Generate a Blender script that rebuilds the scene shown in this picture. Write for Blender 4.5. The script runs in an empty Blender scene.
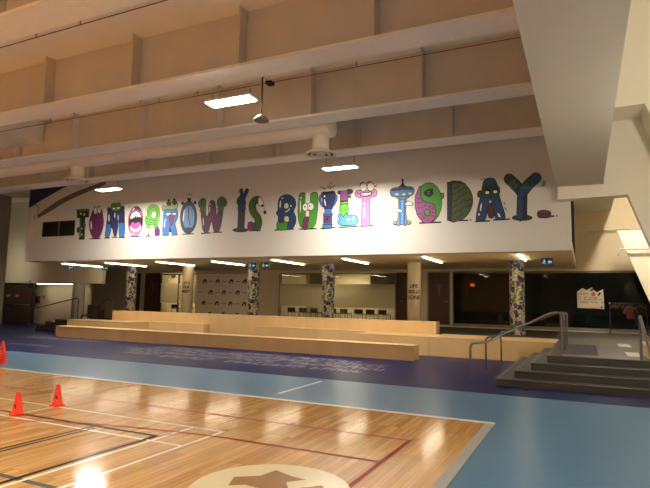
import bpy, bmesh, math, random
from mathutils import Vector, Matrix
random.seed(7)
C = bpy.context.scene.collection
PI = math.pi
PLAT = .55            # height of the raised platform
MUR = 16.0            # front plane of the mural wall
SOF = 3.05            # soffit height
GL = 23.4             # plane of the rear glass front
DECK = 6.8            # ceiling deck
BOT = 5.65            # underside of the ceiling beams

# ------------------------------------------------------------------ materials
def lin(c):
    return tuple((x/12.92 if x <= .04045 else ((x+.055)/1.055)**2.4) for x in c)
def nodes(name):
    m = bpy.data.materials.new(name); m.use_nodes = True
    nt = m.node_tree
    return m, nt, nt.nodes['Principled BSDF']
def N(nt, t, **kw):
    n = nt.nodes.new(t)
    for k, v in kw.items(): setattr(n, k, v)
    return n
def pm(name, col, rough=.6, metal=0, var=.08, scale=6, bump=.0, bscale=40, spec=.5, srgb=True):
    """painted / plain surface with gentle uneven colour"""
    m, nt, b = nodes(name)
    c = lin(col) if srgb else col
    tc = N(nt, 'ShaderNodeTexCoord'); nz = N(nt, 'ShaderNodeTexNoise')
    nz.inputs['Scale'].default_value = scale; nz.inputs['Detail'].default_value = 4
    nt.links.new(tc.outputs['Object'], nz.inputs['Vector'])
    mx = N(nt, 'ShaderNodeMix', data_type='RGBA')
    mx.inputs['A'].default_value = (*[x*(1-var) for x in c], 1); mx.inputs['B'].default_value = (*[min(1, x*(1+var)) for x in c], 1)
    nt.links.new(nz.outputs['Fac'], mx.inputs['Factor'])
    nt.links.new(mx.outputs['Result'], b.inputs['Base Color'])
    b.inputs['Roughness'].default_value = rough; b.inputs['Metallic'].default_value = metal
    b.inputs['Specular IOR Level'].default_value = spec
    if bump:
        n2 = N(nt, 'ShaderNodeTexNoise'); n2.inputs['Scale'].default_value = bscale; n2.inputs['Detail'].default_value = 3
        nt.links.new(tc.outputs['Object'], n2.inputs['Vector'])
        bp = N(nt, 'ShaderNodeBump'); bp.inputs['Strength'].default_value = bump; bp.inputs['Distance'].default_value = .02
        nt.links.new(n2.outputs['Fac'], bp.inputs['Height']); nt.links.new(bp.outputs['Normal'], b.inputs['Normal'])
    return m
def emit(name, col, s):
    m = bpy.data.materials.new(name); m.use_nodes = True; nt = m.node_tree; nt.nodes.clear()
    o = N(nt, 'ShaderNodeOutputMaterial'); e = N(nt, 'ShaderNodeEmission')
    e.inputs['Color'].default_value = (*col, 1); e.inputs['Strength'].default_value = s
    nt.links.new(e.outputs[0], o.inputs[0]); return m
def wood(name, c1, c2, rough, plank_w, plank_l, along='Y', gap=.0015, coat=0, gapdark=.55, grain=1.0, spec=.5, rbump=0):
    m, nt, b = nodes(name)
    tc = N(nt, 'ShaderNodeTexCoord'); sep = N(nt, 'ShaderNodeSeparateXYZ'); cmb = N(nt, 'ShaderNodeCombineXYZ')
    nt.links.new(tc.outputs['Object'], sep.inputs[0])
    a, o = ('Y', 'X') if along == 'Y' else ('X', 'Y' if along == 'X' else 'Z')
    nt.links.new(sep.outputs[a], cmb.inputs['X']); nt.links.new(sep.outputs[o], cmb.inputs['Y'])
    br = N(nt, 'ShaderNodeTexBrick'); br.offset = .37; br.offset_frequency = 3; br.squash = 1
    br.inputs['Scale'].default_value = 1; br.inputs['Brick Width'].default_value = plank_l; br.inputs['Row Height'].default_value = plank_w
    br.inputs['Mortar Size'].default_value = gap; br.inputs['Mortar Smooth'].default_value = 0; br.inputs['Bias'].default_value = 0
    br.inputs['Color1'].default_value = (*lin(c1), 1); br.inputs['Color2'].default_value = (*lin(c2), 1)
    br.inputs['Mortar'].default_value = (*[x*gapdark for x in lin(c2)], 1)
    nt.links.new(cmb.outputs[0], br.inputs['Vector'])
    mp = N(nt, 'ShaderNodeMapping'); mp.inputs['Scale'].default_value = (1.2, 22, 1)
    nt.links.new(cmb.outputs[0], mp.inputs['Vector'])
    nz = N(nt, 'ShaderNodeTexNoise'); nz.inputs['Scale'].default_value = 1.6; nz.inputs['Detail'].default_value = 6
    nt.links.new(mp.outputs[0], nz.inputs['Vector'])
    mr = N(nt, 'ShaderNodeMapRange'); mr.inputs['From Min'].default_value = .3; mr.inputs['From Max'].default_value = .75
    mr.inputs['To Min'].default_value = 1+.12*grain; mr.inputs['To Max'].default_value = 1-.3*grain
    nt.links.new(nz.outputs['Fac'], mr.inputs['Value'])
    mx = N(nt, 'ShaderNodeMix', data_type='RGBA', blend_type='MULTIPLY'); mx.inputs['Factor'].default_value = 1
    nt.links.new(br.outputs['Color'], mx.inputs['A']); nt.links.new(mr.outputs[0], mx.inputs['B'])
    nt.links.new(mx.outputs['Result'], b.inputs['Base Color'])
    b.inputs['Roughness'].default_value = rough; b.inputs['Coat Weight'].default_value = coat; b.inputs['Coat Roughness'].default_value = .06
    b.inputs['Specular IOR Level'].default_value = spec
    if rbump:
        m2 = N(nt, 'ShaderNodeMapping'); m2.inputs['Scale'].default_value = (1.5, 9, 1); nt.links.new(cmb.outputs[0], m2.inputs['Vector'])
        n3 = N(nt, 'ShaderNodeTexNoise'); n3.inputs['Scale'].default_value = 1.0; n3.inputs['Detail'].default_value = 2
        nt.links.new(m2.outputs[0], n3.inputs['Vector'])
        bp = N(nt, 'ShaderNodeBump'); bp.inputs['Strength'].default_value = rbump; bp.inputs['Distance'].default_value = .01
        nt.links.new(n3.outputs['Fac'], bp.inputs['Height']); nt.links.new(bp.outputs['Normal'], b.inputs['Normal'])
    return m
def doodle(name):
    """cream wrap crowded with dark, purple, green and blue scribbled shapes"""
    m, nt, b = nodes(name)
    tc = N(nt, 'ShaderNodeTexCoord'); mp = N(nt, 'ShaderNodeMapping'); mp.inputs['Scale'].default_value = (1, 1, .8)
    nt.links.new(tc.outputs['Object'], mp.inputs['Vector'])
    nz = N(nt, 'ShaderNodeTexNoise'); nz.inputs['Scale'].default_value = 5; nt.links.new(mp.outputs[0], nz.inputs['Vector'])
    wp = N(nt, 'ShaderNodeMix', data_type='VECTOR'); wp.inputs['Factor'].default_value = .12
    nt.links.new(mp.outputs[0], wp.inputs['A']); nt.links.new(nz.outputs['Color'], wp.inputs['B'])
    v = N(nt, 'ShaderNodeTexVoronoi'); v.inputs['Scale'].default_value = 7; nt.links.new(wp.outputs['Result'], v.inputs['Vector'])
    sp = N(nt, 'ShaderNodeSeparateColor'); nt.links.new(v.outputs['Color'], sp.inputs[0])
    cr = N(nt, 'ShaderNodeValToRGB'); cr.color_ramp.interpolation = 'CONSTANT'
    cream = (.54, .48, .37, 1)
    els = [(0, (.15, .03, .12, 1)), (.13, cream), (.27, (.02, .02, .03, 1)), (.5, cream), (.58, (.08, .2, .04, 1)), (.67, cream), (.74, (.03, .06, .15, 1)), (.83, cream), (.9, (.02, .02, .03, 1))]
    cr.color_ramp.elements[0].position = 0; cr.color_ramp.elements[0].color = els[0][1]
    cr.color_ramp.elements[1].position = els[1][0]; cr.color_ramp.elements[1].color = els[1][1]
    for p, c in els[2:]:
        e = cr.color_ramp.elements.new(p); e.color = c
    nt.links.new(sp.outputs[0], cr.inputs[0])
    v2 = N(nt, 'ShaderNodeTexVoronoi', feature='DISTANCE_TO_EDGE'); v2.inputs['Scale'].default_value = 7; nt.links.new(wp.outputs['Result'], v2.inputs['Vector'])
    inside = N(nt, 'ShaderNodeMath', operation='LESS_THAN'); inside.inputs[1].default_value = 0.05; nt.links.new(v2.outputs['Distance'], inside.inputs[0])
    mx = N(nt, 'ShaderNodeMix', data_type='RGBA'); nt.links.new(inside.outputs[0], mx.inputs['Factor'])
    nt.links.new(cr.outputs[0], mx.inputs['A']); mx.inputs['B'].default_value = cream
    v3 = N(nt, 'ShaderNodeTexVoronoi', feature='DISTANCE_TO_EDGE'); v3.inputs['Scale'].default_value = 11; nt.links.new(wp.outputs['Result'], v3.inputs['Vector'])
    ln = N(nt, 'ShaderNodeMath', operation='LESS_THAN'); ln.inputs[1].default_value = .045; nt.links.new(v3.outputs['Distance'], ln.inputs[0])
    m2 = N(nt, 'ShaderNodeMix', data_type='RGBA'); nt.links.new(ln.outputs[0], m2.inputs['Factor'])
    nt.links.new(mx.outputs['Result'], m2.inputs['A']); m2.inputs['B'].default_value = (.02, .02, .02, 1)
    nt.links.new(m2.outputs['Result'], b.inputs['Base Color']); b.inputs['Roughness'].default_value = .55
    return m
def glass(name, tint, gloss=.12, rough=.02):
    m = bpy.data.materials.new(name); m.use_nodes = True; nt = m.node_tree; nt.nodes.clear()
    o = N(nt, 'ShaderNodeOutputMaterial'); t = N(nt, 'ShaderNodeBsdfTransparent'); t.inputs[0].default_value = (*tint, 1)
    g = N(nt, 'ShaderNodeBsdfGlossy'); g.inputs['Roughness'].default_value = rough
    f = N(nt, 'ShaderNodeFresnel'); f.inputs['IOR'].default_value = 1.5
    mu = N(nt, 'ShaderNodeMath', operation='MULTIPLY'); mu.inputs[1].default_value = gloss/.04*.5; mu.use_clamp = True
    nt.links.new(f.outputs[0], mu.inputs[0])
    mx = N(nt, 'ShaderNodeMixShader'); nt.links.new(mu.outputs[0], mx.inputs[0]); nt.links.new(t.outputs[0], mx.inputs[1]); nt.links.new(g.outputs[0], mx.inputs[2])
    nt.links.new(mx.outputs[0], o.inputs[0]); return m
def film(name, col, thr):
    m = bpy.data.materials.new(name); m.use_nodes = True; nt = m.node_tree; nt.nodes.clear()
    o = N(nt, 'ShaderNodeOutputMaterial'); t = N(nt, 'ShaderNodeBsdfTranslucent'); t.inputs[0].default_value = (*col, 1)
    d = N(nt, 'ShaderNodeBsdfDiffuse'); d.inputs[0].default_value = (*col, 1); r = N(nt, 'ShaderNodeBsdfTransparent')
    a = N(nt, 'ShaderNodeMixShader'); a.inputs[0].default_value = .5
    nt.links.new(t.outputs[0], a.inputs[1]); nt.links.new(d.outputs[0], a.inputs[2])
    b = N(nt, 'ShaderNodeMixShader'); b.inputs[0].default_value = thr; nt.links.new(a.outputs[0], b.inputs[1]); nt.links.new(r.outputs[0], b.inputs[2])
    nt.links.new(b.outputs[0], o.inputs[0]); return m

M = dict(
 mural=pm('mural_white', (.82, .80, .765), .75, var=.02), cream=pm('cream_paint', (.86, .82, .72), .7, var=.03),
 stair_white=pm('stair_paint', (.93, .9, .83), .7, var=.03), floortext=pm('floor_text_white', (.62, .6, .62), .4), tan=pm('tan_paint', (.82, .76, .64), .7, var=.03), soffit=pm('soffit_paint', (.92, .85, .68), .8, var=.02),
 beam=pm('beam_paint', (.96, .945, .91), .8, var=.06, bump=.15, bscale=14), greydome=pm('grey_dome', (.45, .41, .36), .6), web=pm('web_paint', (.8, .76, .70), .85, var=.1, scale=2), deck=pm('deck_paint', (.95, .93, .89), .9, var=.06, scale=2),
 girder=pm('girder_paint', (.79, .75, .68), .8, var=.03), concrete=pm('dark_concrete', (.58, .55, .5), .8, var=.12, scale=2, bump=.1),
 blue=pm('light_blue_rubber', (.29, .44, .565), .3, var=.06, scale=3, spec=.3), navy=pm('dark_blue_rubber', (.018, .08, .28), .36, var=.06, scale=3, spec=.1), royal=pm('royal_blue_rubber', (.13, .22, .5), .25, var=.06, scale=3),
 court=wood('maple_court', (.81, .64, .405), (.70, .515, .305), .125, .075, 1.1, 'Y', rbump=.05, grain=.9, spec=.36),
 ply=wood('maple_bench', (.85, .71, .50), (.83, .69, .475), .4, 3.0, 2.44, 'X', gap=.003, grain=.35, gapdark=.7),
 line_white=pm('white_line', (.9, .87, .77), .25, var=.02), line_black=pm('black_line', (.04, .04, .045), .4, spec=.04, var=.02), line_red=pm('red_line', (.5, .13, .08), .4, spec=.04, var=.02), line_grey=pm('grey_line', (.36, .36, .34), .2, var=.02),
 cream_disc=pm('cream_disc', (.85, .79, .64), .2, var=.02), edge=pm('pale_edge_strip', (.82, .81, .78), .3, var=.04), landing=pm('landing_rubber', (.18, .175, .16), .5, var=.08), strip=pm('grey_strip', (.6, .6, .58), .35, var=.06, scale=12), emblem=pm('emblem_brown', (.58, .43, .27), .2, var=.05),
 blackstep=pm('black_step', (.09, .085, .08), .6), step=pm('step_rubber', (.21, .205, .19), .5, var=.1), nosing=pm('step_nosing', (.33, .32, .3), .5), carpet=pm('platform_tile', (.26, .25, .225), .5, var=.08, scale=4), mat=pm('walk_mat', (.115, .11, .105), .9, var=.2, scale=60),
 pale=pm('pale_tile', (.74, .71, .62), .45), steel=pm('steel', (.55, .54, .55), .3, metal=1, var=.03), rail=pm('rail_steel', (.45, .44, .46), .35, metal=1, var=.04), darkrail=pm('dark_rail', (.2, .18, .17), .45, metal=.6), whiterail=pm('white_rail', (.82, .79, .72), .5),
 black=pm('black_plastic', (.05, .05, .055), .6, spec=.25), blackpaint=pm('black_paint', (.05, .05, .055), .7), doorbrown=pm('brown_door', (.29, .17, .1), .5, var=.15, scale=3), doordark=pm('dark_door', (.3, .23, .17), .5, var=.1, scale=3),
 frame=pm('grey_frame', (.5, .47, .41), .5), darkframe=pm('dark_frame', (.16, .14, .12), .5), duct=pm('duct_paint', (.84, .81, .76), .6, var=.04), wire=pm('dark_wire', (.28, .2, .15), .6),
 white=pm('white_plastic', (.85, .84, .82), .5), orange=pm('cone_orange', (.95, .22, .09), .45, var=.03), cone_mark=pm('cone_mark', (.18, .04, .04), .5),
 paper=pm('poster_paper', (.78, .72, .62), .8, var=.06, scale=9), banner=pm('backdrop_cloth', (.88, .83, .77), .8, var=.03), logo=pm('logo_ink', (.27, .22, .21), .7), dash=pm('dash_ink', (.55, .49, .44), .7),
 navyrack=pm('navy_rack', (.06, .09, .22), .4), jersey=pm('maroon_jersey', (.28, .05, .07), .8), hanger=pm('wood_hanger', (.48, .32, .17), .5), red=pm('alarm_red', (.55, .08, .07), .5), yellow=pm('notice_yellow', (.75, .68, .35), .6),
 maroon=pm('maroon_sign', (.52, .07, .16), .6), box=pm('brown_box', (.27, .17, .1), .6), room=pm('dark_room', (.42, .43, .41), .8), officewall=pm('office_wall', (.8, .74, .6), .8), officefloor=pm('office_floor', (.45, .41, .35), .6),
 doodle=doodle('doodle_wrap'), glass=glass('clear_glass', (.9, .9, .86), .045), darkglass=glass('dark_glass', (.6, .62, .6), .03), film=film('frosted_film', (.8, .74, .56), .15),
 ink=pm('navy_ink', (.1, .13, .25), .7), rust=pm('rust_ink', (.72, .3, .12), .7), redink=pm('red_ink', (.55, .12, .1), .7), purpleink=pm('purple_ink', (.3, .15, .32), .7),
 hb=emit('high_bay_glow', (1.0, .93, .78), 105), hb_mural=emit('mural_light_glow', (1.0, .94, .82), 440), hb_hall=emit('hall_light_glow', (1.0, .94, .82), 430), hb_far=emit('far_hall_light_glow', (1.0, .95, .86), 1250), alcove=emit('alcove_glow', (1, .89, .7), 110), coltan=pm('column_paint', (.74, .67, .54), .7, var=.02), globe=emit('globe_glow', (1.0, .9, .7), 260), led=emit('strip_glow', (1.0, .88, .64), 36), green=emit('exit_green', (.4, .75, .9), .55), exitdark=pm('exit_face', (.13, .17, .17), .4), redglow=emit('exit_red_glow', (1, .12, .04), 1.2),
 stairlamp=emit('stair_lamp_glow', (1.0, .88, .68), 330), cove=emit('cove_glow', (1.0, .86, .6), 9), office_lamp=emit('office_lamp_glow', (1.0, .88, .62), 40),
 blueflag=pm('blue_stripe_paint', (.13, .14, .28), .7), greyband=pm('grey_stripe_paint', (.37, .35, .33), .7), pennant=pm('pale_pennant', (.34, .34, .37), .6),
)
INK = {k: pm('ink_'+k, c if min(c) > .6 else tuple(q*.86 for q in c), .6, var=.04) for k, c in dict(
 black=(.05, .05, .05), blackish=(.09, .09, .10), darkgreen=(.15, .3, .11), green=(.30, .62, .20), green2=(.25, .43, .13), limegreen=(.45, .78, .28), palegreen=(.62, .74, .45),
 mauve=(.50, .20, .42), mauve2=(.38, .14, .25), navy=(.20, .20, .43), navy2=(.15, .16, .26), cream=(.9, .88, .82), cream2=(.75, .73, .64), white=(.93, .92, .9), purple=(.42, .15, .38), darkpurple=(.22, .07, .2),
 pink=(.84, .52, .78), magenta=(.82, .36, .72), blue=(.22, .5, .80), sky=(.36, .68, .92), skyblue=(.42, .62, .85), darkblue=(.14, .2, .38), deepblue=(.12, .28, .46), plum=(.37, .15, .28), plum2=(.42, .2, .33),
 slate=(.24, .25, .30), slateblue=(.33, .36, .62), tan=(.8, .76, .68), orchid=(.60, .30, .60), orchid2=(.66, .36, .60), lavender=(.58, .55, .75), steel=(.5, .52, .55), steelblue=(.25, .48, .68)).items()}

# ------------------------------------------------------------------ mesh building
class MB:
    def __init__(s): s.v = []; s.f = []; s.mi = []; s.sm = []
    def add(s, vs, fs, mi=0, smooth=False):
        o = len(s.v); s.v += [tuple(v) for v in vs]
        for f in fs: s.f.append([i+o for i in f]); s.mi.append(mi); s.sm.append(smooth)
        return s
    def box(s, x0, x1, y0, y1, z0, z1, mi=0):
        v = [(x, y, z) for z in (z0, z1) for y in (y0, y1) for x in (x0, x1)]
        return s.add(v, [(0, 2, 3, 1), (4, 5, 7, 6), (0, 1, 5, 4), (2, 6, 7, 3), (0, 4, 6, 2), (1, 3, 7, 5)], mi)
    def prism(s, poly, axis, a, b, mi=0):
        """extrude a 2-D polygon along an axis: 'y' takes (x,z), 'z' takes (x,y), 'x' takes (y,z)"""
        def P(p, t): return {'y': (p[0], t, p[1]), 'z': (p[0], p[1], t), 'x': (t, p[0], p[1])}[axis]
        n = len(poly); v = [P(p, a) for p in poly]+[P(p, b) for p in poly]
        fs = [list(range(n)), list(range(2*n-1, n-1, -1))]+[(i, i+n, (i+1) % n+n, (i+1) % n) for i in range(n)]
        return s.add(v, fs, mi)
    def flat(s, poly, axis, t, mi=0):
        def P(p): return {'y': (p[0], t, p[1]), 'z': (p[0], p[1], t), 'x': (t, p[0], p[1])}[axis]
        a = sum(poly[i][0]*poly[(i+1) % len(poly)][1]-poly[(i+1) % len(poly)][0]*poly[i][1] for i in range(len(poly)))
        if a < 0: poly = poly[::-1]
        return s.add([P(p) for p in poly], [list(range(len(poly)))], mi)
    def tube(s, pts, r, n=10, mi=0, caps=True):
        pts = [Vector(p) for p in pts]; rings = []; up = None
        for i, p in enumerate(pts):
            d = (pts[min(i+1, len(pts)-1)]-pts[max(i-1, 0)]).normalized()
            if up is None:
                up = Vector((0, 0, 1)) if abs(d.z) < .9 else Vector((0, 1, 0))
            x = d.cross(up).normalized(); up = x.cross(d).normalized()
            rings.append([p+(x*math.cos(2*PI*k/n)+up*math.sin(2*PI*k/n))*r for k in range(n)])
        v = [q for R in rings for q in R]; fs = []
        for i in range(len(pts)-1):
            for k in range(n): fs.append((i*n+k, i*n+(k+1) % n, (i+1)*n+(k+1) % n, (i+1)*n+k))
        s.add(v, fs, mi, True)
        if caps: s.add(rings[0], [list(range(n))], mi); s.add(rings[-1], [list(range(n))[::-1]], mi)
        return s
    def lathe(s, prof, c, n=24, mi=0, smooth=True):
        """prof: (radius, z) pairs, turned about the vertical through c"""
        v = [(c[0]+r*math.cos(2*PI*k/n), c[1]+r*math.sin(2*PI*k/n), c[2]+z) for r, z in prof for k in range(n)]; fs = []
        for i in range(len(prof)-1):
            for k in range(n): fs.append((i*n+k, i*n+(k+1) % n, (i+1)*n+(k+1) % n, (i+1)*n+k))
        return s.add(v, fs, mi, smooth)
    def build(s, name, mats, parent=None, origin=None, bevel=0):
        if not isinstance(mats, (list, tuple)): mats = [mats]
        o3 = Vector(origin) if origin else (Vector(parent.get('_w', (0, 0, 0))) if parent else Vector((0, 0, 0)))
        me = bpy.data.meshes.new(name); me.from_pydata([tuple(Vector(v)-o3) for v in s.v], [], s.f); 
        for m in mats: me.materials.append(m)
        me.polygons.foreach_set('material_index', s.mi); me.polygons.foreach_set('use_smooth', s.sm)
        bm = bmesh.new(); bm.from_mesh(me)
        if bevel:
            bmesh.ops.remove_doubles(bm, verts=bm.verts, dist=1e-5)
            bmesh.ops.recalc_face_normals(bm, faces=bm.faces)
            bmesh.ops.bevel(bm, geom=[e for e in bm.edges if len(e.link_faces) == 2 and e.calc_face_angle(0) > .5], offset=bevel, segments=2, affect='EDGES', profile=.5)
        elif all(e.is_manifold for e in bm.edges): bmesh.ops.recalc_face_normals(bm, faces=bm.faces)
        bm.to_mesh(me); bm.free(); me.update()
        o = bpy.data.objects.new(name, me); C.objects.link(o)
        if parent: o.parent = parent; o['_w'] = list(o3)
        else: o.location = o3; o['_w'] = list(o3)
        return o
def box(*a): return MB().box(*a)
def tag(o, label, cat, group=None, kind=None):
    o['label'] = label; o['category'] = cat
    if group: o['group'] = group
    if kind: o['kind'] = kind
    return o
def thing(name, label, cat, loc=(0, 0, 0), group=None, kind=None):
    o = bpy.data.objects.new(name, None); C.objects.link(o); o.location = loc; o['_w'] = list(loc); o.empty_display_size = .2
    return tag(o, label, cat, group, kind)
def structure(o, label=None, cat=None):
    o['kind'] = 'structure'
    if label: o['label'] = label; o['category'] = cat
    return o
def dup(root, loc, label, group=None):
    r = root.copy(); C.objects.link(r); r.location = loc; r['label'] = label; r['_w'] = list(loc)
    if group: r['group'] = group
    for ch in list(root.children):
        c = ch.copy(); C.objects.link(c); c.parent = r
        for g in list(ch.children):
            d = g.copy(); C.objects.link(d); d.parent = c
    return r
def text_mesh(txt, size):
    cu = bpy.data.curves.new('t', 'FONT'); cu.body = txt; cu.size = size; cu.align_x = 'CENTER'; cu.offset = size*.035
    o = bpy.data.objects.new('t', cu); C.objects.link(o)
    me = bpy.data.meshes.new_from_object(o); bpy.data.objects.remove(o); bpy.data.curves.remove(cu)
    v = [tuple(q.co) for q in me.vertices]; f = [list(p.vertices) for p in me.polygons]; bpy.data.meshes.remove(me)
    return v, f
def arc(cx, cy, r, a0, a1, n=8):
    return [(cx+r*math.cos(math.radians(a0+(a1-a0)*i/n)), cy+r*math.sin(math.radians(a0+(a1-a0)*i/n))) for i in range(n+1)]
def rounded(pts, r=.08, n=4):
    """round the corners of a 3-D polyline for bent tube"""
    P = [Vector(p) for p in pts]; out = [P[0]]
    for i in range(1, len(P)-1):
        a = (P[i-1]-P[i]); b = (P[i+1]-P[i]); rr = min(r, a.length*.45, b.length*.45); a.normalize(); b.normalize()
        s, e = P[i]+a*rr, P[i]+b*rr
        for k in range(n+1):
            t = k/n; out.append(s*(1-t)**2+P[i]*2*t*(1-t)+e*t*t)
    out.append(P[-1]); return out
EXPOSURE = 0.0
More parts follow.
